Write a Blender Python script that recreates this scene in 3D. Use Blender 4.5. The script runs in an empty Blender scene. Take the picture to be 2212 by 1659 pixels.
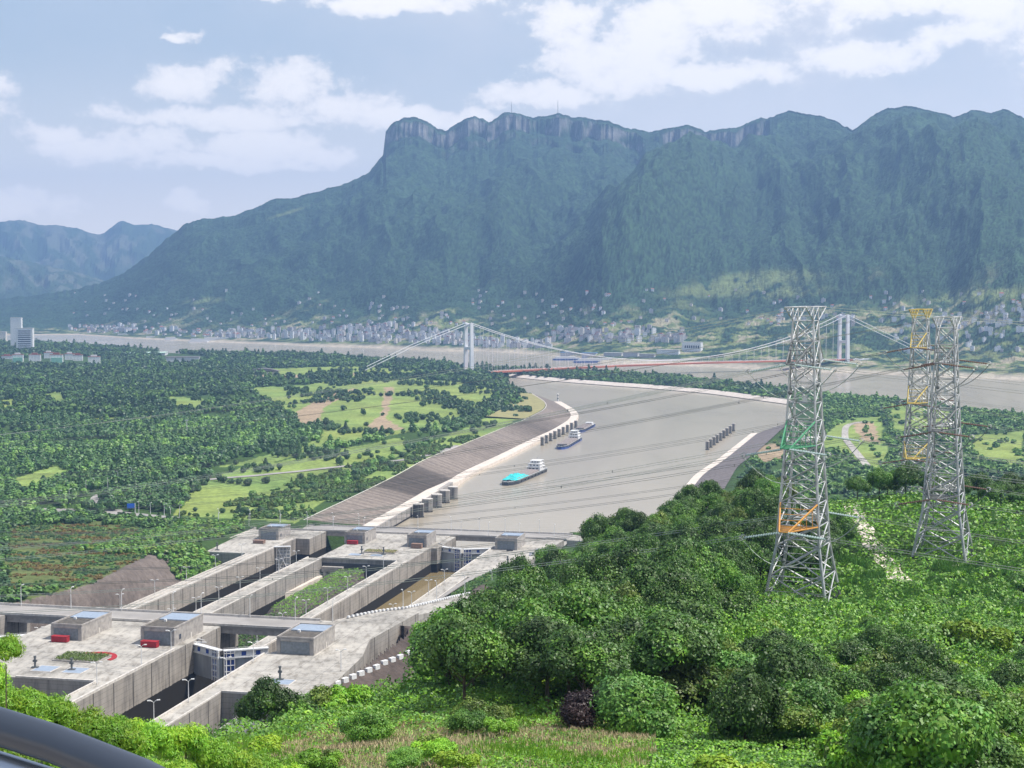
import bpy, math, random
import numpy as np
random.seed(7); rng = np.random.default_rng(7)
sc = bpy.context.scene
C = sc.collection
# ------------------------------------------------------------------ camera, sky, sun, exposure
F, CX, CY, VH, HC = 3300., 1106., 829.5, 625., 190.      # survey constants: focal length, centre, horizon, eye height
PITCH = math.atan((CY-VH)/F)
cam = bpy.data.cameras.new('camera'); camo = bpy.data.objects.new('camera', cam); C.objects.link(camo)
camo.location = (0, 0, HC); camo.rotation_euler = (math.pi/2-PITCH, 0, 0)
cam.sensor_fit = 'HORIZONTAL'; cam.sensor_width = 36.; cam.lens = 36.*F/2212.
cam.clip_start = .1; cam.clip_end = 60000
sc.camera = camo
SUN_AZ, SUN_EL = math.radians(90), math.radians(60)       # azimuth to the right of +Y
sun = bpy.data.lights.new('sun', 'SUN'); sun.energy = 4.9; sun.angle = math.radians(.5); sun.color = (1., .95, .88)
so = bpy.data.objects.new('sun', sun); C.objects.link(so)
so.rotation_euler = (math.pi/2-SUN_EL, 0, math.pi-SUN_AZ)
sc.view_settings.view_transform = 'Standard'; sc.view_settings.look = 'None'
sc.view_settings.exposure = 0.36; sc.view_settings.gamma = 1
sc.cycles.volume_bounces = 0; sc.cycles.max_bounces = 5; sc.cycles.transparent_max_bounces = 6
sc.cycles.diffuse_bounces = 2; sc.cycles.glossy_bounces = 2; sc.cycles.transmission_bounces = 2

def world():
    w = bpy.data.worlds.new('World'); sc.world = w; w.use_nodes = True
    nt = w.node_tree; N = nt.nodes; K = nt.links; N.clear()
    out = N.new('ShaderNodeOutputWorld'); bg = N.new('ShaderNodeBackground'); bg.inputs[1].default_value = .12
    sky = N.new('ShaderNodeTexSky'); sky.sky_type = 'NISHITA'; sky.sun_disc = False
    sky.sun_elevation = SUN_EL; sky.sun_rotation = SUN_AZ
    sky.air_density = 1.2; sky.dust_density = 2.5; sky.ozone_density = 2.0; sky.altitude = 200
    tc = N.new('ShaderNodeTexCoord'); sp = N.new('ShaderNodeSeparateXYZ'); K.new(tc.outputs['Generated'], sp.inputs[0])
    def m(op, a, b=None, c=None):
        n = N.new('ShaderNodeMath'); n.operation = op
        for i, v in enumerate((a, b, c)):
            if v is None: continue
            if isinstance(v, (int, float)): n.inputs[i].default_value = v
            else: K.new(v, n.inputs[i])
        return n.outputs[0]
    az = m('ARCTAN2', sp.outputs[0], sp.outputs[1]); el = m('ARCSINE', sp.outputs[2])
    cv = N.new('ShaderNodeCombineXYZ'); K.new(az, cv.inputs[0]); K.new(m('MULTIPLY', el, 1.35), cv.inputs[1])
    def noise(scale, det, off, rough=.6):
        mp = N.new('ShaderNodeMapping'); mp.inputs['Location'].default_value = off; K.new(cv.outputs[0], mp.inputs[0])
        n = N.new('ShaderNodeTexNoise'); n.inputs['Scale'].default_value = scale; n.inputs['Detail'].default_value = det
        n.inputs['Roughness'].default_value = rough; K.new(mp.outputs[0], n.inputs[0]); return n.outputs['Fac']
    wx = m('MULTIPLY_ADD', noise(14, 4, (3, 1, 0)), .07, -.035); wy = m('MULTIPLY_ADD', noise(16, 4, (9, 5, 2)), .04, -.02)
    A = m('ADD', az, wx); B = m('ADD', el, wy)
    blobs = [(430,185,85,46),(640,195,85,48),(740,225,150,46),(880,250,130,36),(1010,262,80,26),(120,300,75,32),(190,340,110,34),(340,325,130,42),
             (560,325,150,42),(690,345,100,28),(480,260,260,26),(500,365,240,22),(30,450,110,24),(410,452,46,16),(385,97,40,12),(572,14,34,22),(860,22,190,30),
             (1230,50,110,50),(1300,150,170,75),(1420,90,150,80),(1560,30,200,50),(1620,165,110,34),(1700,180,80,36),(1880,145,160,40),(1500,180,160,30),
             (2050,110,100,36),(2160,50,130,70),(1160,215,140,28),(1900,30,220,50),(2400,120,250,90),(-250,260,240,60)]
    tot = None
    for px, py, rx, ry in blobs:
        a = m('DIVIDE', m('SUBTRACT', A, math.atan((px-1106)/F)), rx/F); b = m('DIVIDE', m('SUBTRACT', B, (VH-py)/F), ry/F)
        r2 = m('ADD', m('MULTIPLY', a, a), m('MULTIPLY', b, b)); e = m('EXPONENT', m('MULTIPLY', r2, -.7))
        tot = e if tot is None else m('MAXIMUM', tot, e)
    n1 = noise(26, 11, (0, 0, 0), .6); n2 = noise(90, 9, (4, 4, 1), .64)
    d = m('ADD', m('MULTIPLY', tot, 1.35), m('MULTIPLY_ADD', n1, 2.2, -1.1)); d = m('ADD', d, m('MULTIPLY_ADD', n2, 1.0, -.5))
    mr = N.new('ShaderNodeMapRange'); mr.interpolation_type = 'SMOOTHSTEP'; K.new(d, mr.inputs[0])
    mr.inputs[1].default_value = .2; mr.inputs[2].default_value = .95; mr.inputs[3].default_value = 0; mr.inputs[4].default_value = .95
    vr = N.new('ShaderNodeMapRange'); vr.interpolation_type = 'SMOOTHSTEP'; K.new(az, vr.inputs[0])
    vr.inputs[1].default_value = -.35; vr.inputs[2].default_value = .25; vr.inputs[3].default_value = .35; vr.inputs[4].default_value = .85
    veil = m('MULTIPLY', vr.outputs[0], m('MULTIPLY_ADD', noise(9, 7, (1, 7, 3)), 1.3, .3))
    veil = m('MINIMUM', veil, .9); den = m('MAXIMUM', mr.outputs[0], veil)
    cc = N.new('ShaderNodeMixRGB'); cc.inputs[1].default_value = (5.7, 5.7, 5.95, 1); cc.inputs[2].default_value = (9.2, 8.6, 8.0, 1)
    sh = N.new('ShaderNodeMapRange'); K.new(d, sh.inputs[0]); sh.inputs[1].default_value = .25; sh.inputs[2].default_value = 1.35; sh.interpolation_type = 'SMOOTHSTEP'
    K.new(m('MULTIPLY', sh.outputs[0], mr.outputs[0]), cc.inputs[0])
    mx = N.new('ShaderNodeMixRGB'); K.new(den, mx.inputs[0]); K.new(sky.outputs[0], mx.inputs[1]); K.new(cc.outputs[0], mx.inputs[2])
    hz = N.new('ShaderNodeMapRange'); hz.interpolation_type = 'SMOOTHSTEP'; K.new(el, hz.inputs[0]); hz.inputs[1].default_value = .16; hz.inputs[2].default_value = 0.; hz.inputs[3].default_value = 0.; hz.inputs[4].default_value = .92
    h2 = N.new('ShaderNodeMixRGB'); K.new(hz.outputs[0], h2.inputs[0]); K.new(mx.outputs[0], h2.inputs[1]); h2.inputs[2].default_value = (11.5, 10.4, 9.3, 1)
    K.new(h2.outputs[0], bg.inputs[0]); K.new(bg.outputs[0], out.inputs[0])
world()

# ------------------------------------------------------------------ helpers
def at(px, py, z):
    dx, dy = (px-CX)/F, -(py-CY)/F
    r = (dx, math.cos(PITCH)+dy*math.sin(PITCH), -math.sin(PITCH)+dy*math.cos(PITCH)); k = (z-HC)/r[2]
    return (r[0]*k, r[1]*k, z)
def ray(px, py):
    dx, dy = (px-CX)/F, -(py-CY)/F
    c = math.cos(PITCH)+dy*math.sin(PITCH)
    return dx/c, (-math.sin(PITCH)+dy*math.cos(PITCH))/c          # X per Y, Z per Y
TH = math.radians(12.84); SA, CA = math.sin(TH), math.cos(TH)
O = at(1000, 1180, 16)
def L(s, t, z=0): return (O[0]+s*SA+t*CA, O[1]+s*CA-t*SA, z)        # lock axes: s downstream, t to the right
NZ, FZ = 39.5, 16.
def vnoise(x, y, seed=0):
    r = np.random.default_rng(seed).random((256, 256))
    xi = np.floor(x).astype(np.int64); yi = np.floor(y).astype(np.int64); fx = x-xi; fy = y-yi
    fx = fx*fx*(3-2*fx); fy = fy*fy*(3-2*fy); a = xi & 255; b = yi & 255; a1 = (a+1) & 255; b1 = (b+1) & 255
    return (r[a, b]*(1-fx)+r[a1, b]*fx)*(1-fy)+(r[a, b1]*(1-fx)+r[a1, b1]*fx)*fy
def fbm(x, y, o=4, seed=0):
    s = 0; a = .5; 
    for i in range(o): s = s+a*vnoise(x*2**i+13.7*i, y*2**i+7.1*i, seed+i); a *= .5
    return s/(1-.5**o)
def inpoly(x, y, poly):
    x = np.asarray(x, float); y = np.asarray(y, float); r = np.zeros(x.shape, bool); n = len(poly)
    for i in range(n):
        x0, y0 = poly[i][:2]; x1, y1 = poly[(i+1) % n][:2]
        if y0 == y1: continue
        c = ((y0 > y) != (y1 > y)) & (x < (x1-x0)*(y-y0)/(y1-y0)+x0); r ^= c
    return r
def pdist(x, y, pts, closed=False):
    d = np.full(np.shape(x), 1e9); P = list(pts)+([pts[0]] if closed else [])
    for (x0, y0), (x1, y1) in zip([p[:2] for p in P[:-1]], [p[:2] for p in P[1:]]):
        vx, vy = x1-x0, y1-y0; t = np.clip(((x-x0)*vx+(y-y0)*vy)/(vx*vx+vy*vy+1e-9), 0, 1)
        d = np.minimum(d, np.hypot(x-x0-t*vx, y-y0-t*vy))
    return d
def sstep(a, b, x): t = np.clip((x-a)/(b-a), 0, 1); return t*t*(3-2*t)
def tag(o, label=None, cat=None, group=None, kind=None):
    if label: o['label'] = label
    if cat: o['category'] = cat
    if group: o['group'] = group
    if kind: o['kind'] = kind
    return o
def empty(name, loc=(0, 0, 0), rz=0, **k):
    o = bpy.data.objects.new(name, None); o.location = loc; o.rotation_euler[2] = rz; o.empty_display_size = .5; C.objects.link(o); return tag(o, **k)
def link(name, me, m=None, parent=None, **k):
    o = bpy.data.objects.new(name, me); C.objects.link(o)
    if m is not None:
        for q in (m if isinstance(m, (list, tuple)) else [m]): me.materials.append(q)
    if parent: o.parent = parent
    return tag(o, **k)
def np_mesh(name, V, T, mi=None, smooth=False, cols=None):
    me = bpy.data.meshes.new(name); V = np.asarray(V, np.float32); T = np.asarray(T, np.int32); n = T.shape[1]
    me.vertices.add(len(V)); me.vertices.foreach_set('co', V.ravel())
    me.loops.add(T.size); me.loops.foreach_set('vertex_index', T.ravel())
    me.polygons.add(len(T)); me.polygons.foreach_set('loop_start', np.arange(0, T.size, n, dtype=np.int32))
    if mi is not None: me.polygons.foreach_set('material_index', np.asarray(mi, np.int32))
    me.update(calc_edges=True)
    me.polygons.foreach_set('use_smooth', np.full(len(T), smooth))
    if cols is not None:
        a = me.color_attributes.new('Col', 'FLOAT_COLOR', 'POINT'); c = np.ones((len(V), 4), np.float32); c[:, :3] = cols
        a.data.foreach_set('color', c.ravel())
    me.validate(); return me
class MB:
    def __init__(s): s.v = []; s.f = []
    def add(s, vs, fs): b = len(s.v); s.v += [tuple(v) for v in vs]; s.f += [tuple(b+i for i in f) for f in fs]; return s
    def prism(s, poly, z0, z1, f=None, taper=None):
        n = len(poly); lo = [(p[0], p[1], z0) for p in poly]; hi = [(p[0], p[1], z1) for p in (taper or poly)]
        if f: lo = [f(*p) for p in lo]; hi = [f(*p) for p in hi]
        return s.add(lo+hi, [tuple(range(n))[::-1], tuple(range(n, 2*n))]+[(i, (i+1) % n, n+(i+1) % n, n+i) for i in range(n)])
    def box(s, x0, x1, y0, y1, z0, z1, f=None): return s.prism([(x0, y0), (x1, y0), (x1, y1), (x0, y1)], z0, z1, f)
    def tube(s, p, q, r, n=5, r2=None, cap=True):
        p = np.array(p, float); q = np.array(q, float); d = q-p; l = np.linalg.norm(d)
        if l < 1e-6: return s
        d /= l; u = np.cross(d, (0, 0, 1) if abs(d[2]) < .9 else (1, 0, 0)); u /= np.linalg.norm(u); w = np.cross(d, u); r2 = r if r2 is None else r2
        vs = [p+(u*math.cos(a)+w*math.sin(a))*r for a in [2*math.pi*i/n for i in range(n)]]+[q+(u*math.cos(a)+w*math.sin(a))*r2 for a in [2*math.pi*i/n for i in range(n)]]
        fs = [(i, (i+1) % n, n+(i+1) % n, n+i) for i in range(n)]
        if cap: fs += [tuple(range(n))[::-1], tuple(range(n, 2*n))]
        return s.add(vs, fs)
    def path(s, pts, r, n=4):
        pts = [np.array(p, float) for p in pts]; vs = []; fs = []
        for i, p in enumerate(pts):
            d = pts[min(i+1, len(pts)-1)]-pts[max(i-1, 0)]; d /= np.linalg.norm(d)+1e-9
            u = np.cross(d, (0, 0, 1)); u /= np.linalg.norm(u)+1e-9; w = np.cross(d, u)
            vs += [p+(u*math.cos(a)+w*math.sin(a))*r for a in [2*math.pi*k/n for k in range(n)]]
        for i in range(len(pts)-1): fs += [(i*n+k, i*n+(k+1) % n, (i+1)*n+(k+1) % n, (i+1)*n+k) for k in range(n)]
        return s.add(vs, fs)
    def sphere(s, c, r, nu=8, nv=5, sz=1):
        vs = [(c[0], c[1], c[2]+r*sz)]; fs = []
        for j in range(1, nv):
            th = math.pi*j/nv
            for i in range(nu): vs.append((c[0]+r*math.sin(th)*math.cos(2*math.pi*i/nu), c[1]+r*math.sin(th)*math.sin(2*math.pi*i/nu), c[2]+r*sz*math.cos(th)))
        vs.append((c[0], c[1], c[2]-r*sz)); e = len(vs)-1
        for i in range(nu): fs.append((0, 1+i, 1+(i+1) % nu)); fs.append((e, 1+(nv-2)*nu+(i+1) % nu, 1+(nv-2)*nu+i))
        for j in range(nv-2):
            for i in range(nu): fs.append((1+j*nu+i, 1+(j+1)*nu+i, 1+(j+1)*nu+(i+1) % nu, 1+j*nu+(i+1) % nu))
        return s.add(vs, fs)
    def build(s, name, m, parent=None, smooth=False, loc=None, **k):
        me = bpy.data.meshes.new(name)
        if loc is not None: s.v = [(a-loc[0], b-loc[1], c-loc[2]) for a, b, c in s.v]
        me.from_pydata([tuple(map(float, v)) for v in s.v], [], s.f); me.update()
        import bmesh
        bm = bmesh.new(); bm.from_mesh(me); bmesh.ops.recalc_face_normals(bm, faces=bm.faces); bm.to_mesh(me); bm.free()
        if smooth: me.polygons.foreach_set('use_smooth', [True]*len(me.polygons))
        o = link(name, me, m, parent, **k)
        if loc is not None and parent is None: o.location = loc
        return o
def copy_tree(o, parent=None, loc=None, rz=None, label=None, group=None):
    c = o.copy(); C.objects.link(c); c.parent = parent
    if loc is not None: c.location = loc
    if rz is not None: c.rotation_euler[2] = rz
    if label: c['label'] = label
    if group: c['group'] = group
    for ch in o.children: copy_tree(ch, c)
    return c

# ------------------------------------------------------------------ materials
def nodes(name):
    m = bpy.data.materials.new(name); m.use_nodes = True; nt = m.node_tree
    return m, nt.nodes, nt.links, nt.nodes['Principled BSDF']
def ramp(N, K, fac, stops):
    r = N.new('ShaderNodeValToRGB'); e = r.color_ramp.elements
    while len(e) < len(stops): e.new(.5)
    for q, (p, c) in zip(e, stops): q.position = p; q.color = (*c, 1)
    K.new(fac, r.inputs[0]); return r.outputs[0]
def mat(name, c1, c2=None, scale=1., rough=.8, metal=0., bump=0., det=5, spec=.3, stretch=(1, 1, 1), lo=.35, hi=.65, rnd=0.):
    m, N, K, b = nodes(name); c2 = c2 or tuple(v*.8 for v in c1)
    g = N.new('ShaderNodeNewGeometry'); mp = N.new('ShaderNodeMapping'); mp.inputs['Scale'].default_value = stretch; K.new(g.outputs['Position'], mp.inputs[0])
    n = N.new('ShaderNodeTexNoise'); n.inputs['Scale'].default_value = scale; n.inputs['Detail'].default_value = det; K.new(mp.outputs[0], n.inputs[0])
    col = ramp(N, K, n.outputs['Fac'], [(lo, c1), (hi, c2)])
    if rnd:
        oi = N.new('ShaderNodeObjectInfo'); h = N.new('ShaderNodeHueSaturation'); K.new(col, h.inputs['Color'])
        r = N.new('ShaderNodeMapRange'); K.new(oi.outputs['Random'], r.inputs[0]); r.inputs[3].default_value = 1-rnd; r.inputs[4].default_value = 1+rnd
        K.new(r.outputs[0], h.inputs['Value']); col = h.outputs[0]
    K.new(col, b.inputs['Base Color']); b.inputs['Roughness'].default_value = rough; b.inputs['Metallic'].default_value = metal
    b.inputs['Specular IOR Level'].default_value = spec
    if bump:
        bp = N.new('ShaderNodeBump'); bp.inputs['Strength'].default_value = 1; bp.inputs['Distance'].default_value = bump; K.new(n.outputs['Fac'], bp.inputs['Height']); K.new(bp.outputs[0], b.inputs['Normal'])
    return m
def leaf(name, c1, c2, scale=.35, trans=.16, rnd=.34):
    m, N, K, b = nodes(name)
    g = N.new('ShaderNodeNewGeometry'); n = N.new('ShaderNodeTexNoise'); n.inputs['Scale'].default_value = scale; n.inputs['Detail'].default_value = 4; n.inputs['Roughness'].default_value = .7
    K.new(g.outputs['Position'], n.inputs[0]); col = ramp(N, K, n.outputs['Fac'], [(.36, c1), (.64, c2)])
    oi = N.new('ShaderNodeObjectInfo'); h = N.new('ShaderNodeHueSaturation'); K.new(col, h.inputs['Color'])
    r = N.new('ShaderNodeMapRange'); K.new(oi.outputs['Random'], r.inputs[0]); r.inputs[3].default_value = 1-rnd; r.inputs[4].default_value = 1+rnd; K.new(r.outputs[0], h.inputs['Value'])
    r2 = N.new('ShaderNodeMapRange'); K.new(g.outputs['Random Per Island'], r2.inputs[0]); r2.inputs[3].default_value = .48; r2.inputs[4].default_value = .515; K.new(r2.outputs[0], h.inputs['Hue'])
    K.new(h.outputs[0], b.inputs['Base Color']); b.inputs['Roughness'].default_value = .5; b.inputs['Specular IOR Level'].default_value = .4
    tr = N.new('ShaderNodeBsdfTranslucent'); K.new(h.outputs[0], tr.inputs[0]); mx = N.new('ShaderNodeMixShader'); mx.inputs[0].default_value = trans
    K.new(b.outputs[0], mx.inputs[1]); K.new(tr.outputs[0], mx.inputs[2]); K.new(mx.outputs[0], N['Material Output'].inputs[0]); return m
def vcol(name, nscale=.15, amt=.35, rough=.95, bump=0, fine=1.2):
    m, N, K, b = nodes(name); a = N.new('ShaderNodeVertexColor'); a.layer_name = 'Col'
    g = N.new('ShaderNodeNewGeometry'); n = N.new('ShaderNodeTexNoise'); n.inputs['Scale'].default_value = nscale; n.inputs['Detail'].default_value = 8; n.inputs['Roughness'].default_value = .65
    K.new(g.outputs['Position'], n.inputs[0]); r = N.new('ShaderNodeMapRange'); K.new(n.outputs['Fac'], r.inputs[0]); r.inputs[1].default_value = .3; r.inputs[2].default_value = .7
    r.inputs[3].default_value = 1-amt; r.inputs[4].default_value = 1+amt
    h = N.new('ShaderNodeHueSaturation'); K.new(a.outputs[0], h.inputs['Color']); K.new(r.outputs[0], h.inputs['Value']); K.new(h.outputs[0], b.inputs['Base Color'])
    b.inputs['Roughness'].default_value = rough; b.inputs['Specular IOR Level'].default_value = .1
    if bump:
        bp = N.new('ShaderNodeBump'); bp.inputs['Distance'].default_value = bump; n2 = N.new('ShaderNodeTexNoise'); n2.inputs['Scale'].default_value = fine; n2.inputs['Detail'].default_value = 6; K.new(g.outputs['Position'], n2.inputs[0])
        K.new(n2.outputs['Fac'], bp.inputs['Height']); K.new(bp.outputs[0], b.inputs['Normal'])
    return m
def wallmat(name, wet, c1=(.30, .275, .245), c2=(.17, .155, .14), joint=16.):
    # weathered lock concrete: vertical joints along the lock axis, run-off streaks, black wet zone under the tide mark
    m, N, K, b = nodes(name); g = N.new('ShaderNodeNewGeometry')
    def dot(v):
        n = N.new('ShaderNodeVectorMath'); n.operation = 'DOT_PRODUCT'; K.new(g.outputs['Position'], n.inputs[0]); n.inputs[1].default_value = v; return n.outputs['Value']
    def mm(op, a, b_=None):
        n = N.new('ShaderNodeMath'); n.operation = op
        for i, v in enumerate((a, b_)):
            if v is None: continue
            if isinstance(v, (int, float)): n.inputs[i].default_value = v
            else: K.new(v, n.inputs[i])
        return n.outputs[0]
    s = dot((SA, CA, 0)); t = dot((CA, -SA, 0)); z = dot((0, 0, 1)); st = mm('ADD', s, t)
    cv = N.new('ShaderNodeCombineXYZ'); K.new(mm('MULTIPLY', s, 1.), cv.inputs[0]); K.new(mm('MULTIPLY', t, 1.), cv.inputs[1]); K.new(mm('MULTIPLY', z, .12), cv.inputs[2])
    n1 = N.new('ShaderNodeTexNoise'); n1.inputs['Scale'].default_value = .55; n1.inputs['Detail'].default_value = 6; n1.inputs['Roughness'].default_value = .7; K.new(cv.outputs[0], n1.inputs[0])
    n2 = N.new('ShaderNodeTexNoise'); n2.inputs['Scale'].default_value = .12; n2.inputs['Detail'].default_value = 5; K.new(g.outputs['Position'], n2.inputs[0])
    col = ramp(N, K, mm('ADD', mm('MULTIPLY', n1.outputs['Fac'], .6), mm('MULTIPLY', n2.outputs['Fac'], .4)), [(.36, c2), (.5, c1), (.66, tuple(v*1.25 for v in c1))])
    # lift lines every 2 m and vertical joints
    fr = mm('FRACT', mm('DIVIDE', s, joint)); jn = mm('LESS_THAN', fr, .045); fz = mm('FRACT', mm('DIVIDE', z, 2.1)); jl = mm('MULTIPLY', mm('LESS_THAN', fz, .07), .35)
    up = N.new('ShaderNodeSeparateXYZ'); K.new(g.outputs['Normal'], up.inputs[0]); side = mm('LESS_THAN', mm('ABSOLUTE', up.outputs[2]), .5)
    dk = mm('MULTIPLY', mm('MAXIMUM', mm('MULTIPLY', jn, .85), jl), side)
    mx = N.new('ShaderNodeMixRGB'); K.new(dk, mx.inputs[0]); K.new(col, mx.inputs[1]); mx.inputs[2].default_value = (.03, .028, .026, 1)
    wetf = mm('LESS_THAN', mm('ADD', z, mm('MULTIPLY', n1.outputs['Fac'], 1.2)), wet+.6)
    wet_ = mm('MULTIPLY', wetf, side)
    m2 = N.new('ShaderNodeMixRGB'); K.new(wet_, m2.inputs[0]); K.new(mx.outputs[0], m2.inputs[1]); m2.inputs[2].default_value = (.018, .016, .013, 1)
    K.new(m2.outputs[0], b.inputs['Base Color']); b.inputs['Roughness'].default_value = .85; b.inputs['Specular IOR Level'].default_value = .2
    return m
M = dict(
    deck=mat('deck_concrete', (.50, .45, .40), (.33, .30, .27), .09, bump=0, det=9, lo=.38, hi=.66),
    coping=mat('coping_concrete', (.62, .58, .53), (.45, .42, .38), .6), white=mat('white_paint', (.75, .75, .74), (.62, .62, .62), 1.5, rough=.5),
    house=mat('house_concrete', (.40, .37, .34), (.27, .25, .23), .5, det=7), roofd=mat('roof_dark', (.13, .115, .095), (.065, .058, .05), .7, det=7),
    solar=mat('grey_roof_sheet', (.30, .36, .44), (.24, .29, .36), .8, rough=.45), door=mat('roller_door', (.22, .24, .26), (.16, .18, .19), 1., rough=.6),
    dark=mat('dark_void', (.015, .015, .017)), steel=mat('galvanised_steel', (.50, .51, .51), (.30, .31, .31), .7, rough=.45, metal=.35, spec=.5),
    steeld=mat('weathered_steel', (.16, .17, .17), (.09, .095, .095), .7, rough=.6, metal=.2), gate=mat('gate_grey_paint', (.36, .39, .42), (.22, .23, .25), .25, rough=.5, stretch=(1, 1, .2)),
    blue=mat('blue_panel', (.03, .06, .26), (.04, .08, .32)), red=mat('red_paint', (.36, .02, .03), (.28, .02, .025), 1.), brown=mat('brown_paint', (.26, .17, .13), (.2, .13, .1), 1.),
    orange=mat('orange_paint', (.58, .29, .06), (.48, .22, .05), 2., rough=.5), yellow=mat('yellow_paint', (.50, .37, .07), (.36, .28, .08), 2., rough=.5), green=mat('green_paint', (.05, .22, .11), (.07, .28, .14), 2., rough=.5),
    glassins=mat('pale_green_glass', (.42, .52, .49), (.33, .42, .40), 5, rough=.2, spec=.6), brownins=mat('brown_porcelain', (.13, .07, .05), (.19, .11, .08), 5, rough=.3),
    wire=mat('conductor', (.20, .22, .21), (.15, .16, .16), 1, rough=.5, metal=.3), wirel=mat('conductor_light', (.42, .46, .42), (.34, .38, .35), 1, rough=.45, metal=.3),
    bark=mat('bark', (.10, .075, .05), (.05, .04, .03), 2.), asphalt=mat('road_surface', (.33, .31, .29), (.25, .235, .22), .08, det=8), line=mat('road_line', (.6, .6, .56)),
    pale=mat('pale_concrete_path', (.66, .58, .50), (.52, .46, .40), .15, det=7), rock=mat('cut_rock', (.115, .095, .085), (.055, .045, .040), .22, bump=1.2, det=10),
    sand=mat('sandy_shore', (.46, .40, .31), (.33, .28, .21), .02), bridgew=mat('bridge_white', (.80, .80, .82), (.70, .70, .72), .05), bridgered=mat('bridge_red', (.55, .18, .09), (.48, .15, .08), .1),
    hullb=mat('blue_hull', (.03, .08, .30), (.03, .06, .22), .5, rough=.4), hullk=mat('black_hull', (.03, .035, .045), (.05, .055, .06), .5, rough=.5), tarp=mat('turquoise_tarpaulin', (.04, .55, .52), (.03, .42, .45), .4, rough=.6),
    hatch=mat('cargo_deck', (.36, .31, .29), (.30, .26, .24), .3), win=mat('window_glass', (.03, .04, .06), (.05, .06, .09), 1, rough=.1, spec=.6), rail=mat('dark_painted_metal', (.035, .045, .065), (.03, .04, .055), 3, rough=.3, spec=.6),
    silver=mat('brushed_silver', (.45, .5, .55), (.35, .38, .42), 6, rough=.3, metal=.8), bluesign=mat('blue_sign', (.02, .13, .55), (.02, .11, .5), 1),
    car=mat('silver_car_paint', (.5, .5, .52), (.45, .45, .47), 2, rough=.25, spec=.6), cark=mat('dark_car_paint', (.04, .045, .05), (.05, .055, .06), 2, rough=.25, spec=.6), tyre=mat('tyre', (.02, .02, .02)),
)
def deckmat(name, base, rot=True):
    m, N, K, b = nodes(name); g = N.new('ShaderNodeNewGeometry')
    def ns(scale, det, ro, st=(1, 1, 1)):
        mp = N.new('ShaderNodeMapping'); mp.inputs['Rotation'].default_value = (0, 0, TH); mp.inputs['Scale'].default_value = st; K.new(g.outputs['Position'], mp.inputs[0])
        n = N.new('ShaderNodeTexNoise'); n.inputs['Scale'].default_value = scale; n.inputs['Detail'].default_value = det; n.inputs['Roughness'].default_value = ro; K.new(mp.outputs[0], n.inputs[0]); return n.outputs['Fac']
    c1 = ramp(N, K, ns(.045, 9, .68), [(.36, tuple(v*.58 for v in base)), (.47, tuple(v*.85 for v in base)), (.62, base)])
    c2 = ramp(N, K, ns(.35, 8, .7, (1, .35, 1)), [(.38, (.62, .60, .58)), (.5, (.92, .92, .92)), (.7, (1.08, 1.06, 1.04))])
    mu = N.new('ShaderNodeMixRGB'); mu.blend_type = 'MULTIPLY'; mu.inputs[0].default_value = 1; K.new(c1, mu.inputs[1]); K.new(c2, mu.inputs[2])
    mp = N.new('ShaderNodeMapping'); mp.inputs['Rotation'].default_value = (0, 0, TH); K.new(g.outputs['Position'], mp.inputs[0])
    br = N.new('ShaderNodeTexBrick'); br.inputs['Scale'].default_value = 1; br.inputs['Mortar Size'].default_value = .12; br.inputs['Brick Width'].default_value = 12; br.inputs['Row Height'].default_value = 9; br.offset = 0
    for i, v in ((1, 1.), (2, .9), (3, .55)): br.inputs[i].default_value = (v, v, v, 1)
    K.new(mp.outputs[0], br.inputs[0]); m2 = N.new('ShaderNodeMixRGB'); m2.blend_type = 'MULTIPLY'; m2.inputs[0].default_value = 1; K.new(mu.outputs[0], m2.inputs[1]); K.new(br.outputs[0], m2.inputs[2])
    K.new(m2.outputs[0], b.inputs['Base Color']); b.inputs['Roughness'].default_value = .9; b.inputs['Specular IOR Level'].default_value = .15; return m
M['deck'] = deckmat('stained_deck', (.48, .455, .41))
M['straw'] = mat('dry_stems', (.42, .33, .19), (.60, .49, .31), .5)
LF = dict(
    dark=leaf('foliage_dark', (.03, .075, .014), (.085, .175, .03)), mid=leaf('foliage_mid', (.05, .135, .016), (.15, .31, .035)),
    olive=leaf('foliage_olive', (.075, .125, .02), (.16, .24, .035)), bright=leaf('foliage_bright', (.11, .27, .015), (.23, .46, .03)),
    lime=leaf('foliage_lime', (.16, .32, .01), (.30, .46, .03)), blue=leaf('foliage_bluegreen', (.05, .13, .025), (.13, .29, .045)),
    purple=leaf('foliage_purple', (.030, .014, .016), (.065, .035, .035)), straw=leaf('dry_grass', (.38, .27, .15), (.55, .44, .27)),
    orange=leaf('foliage_orange', (.16, .11, .03), (.22, .17, .035)), farm=leaf('foliage_park', (.07, .16, .03), (.15, .28, .05), scale=.02, trans=.1), fard=leaf('foliage_park_dark', (.034, .085, .024), (.08, .165, .038), scale=.02, trans=.1),
    farl=leaf('foliage_park_light', (.10, .21, .035), (.17, .31, .05), scale=.02, trans=.1),
)
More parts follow.
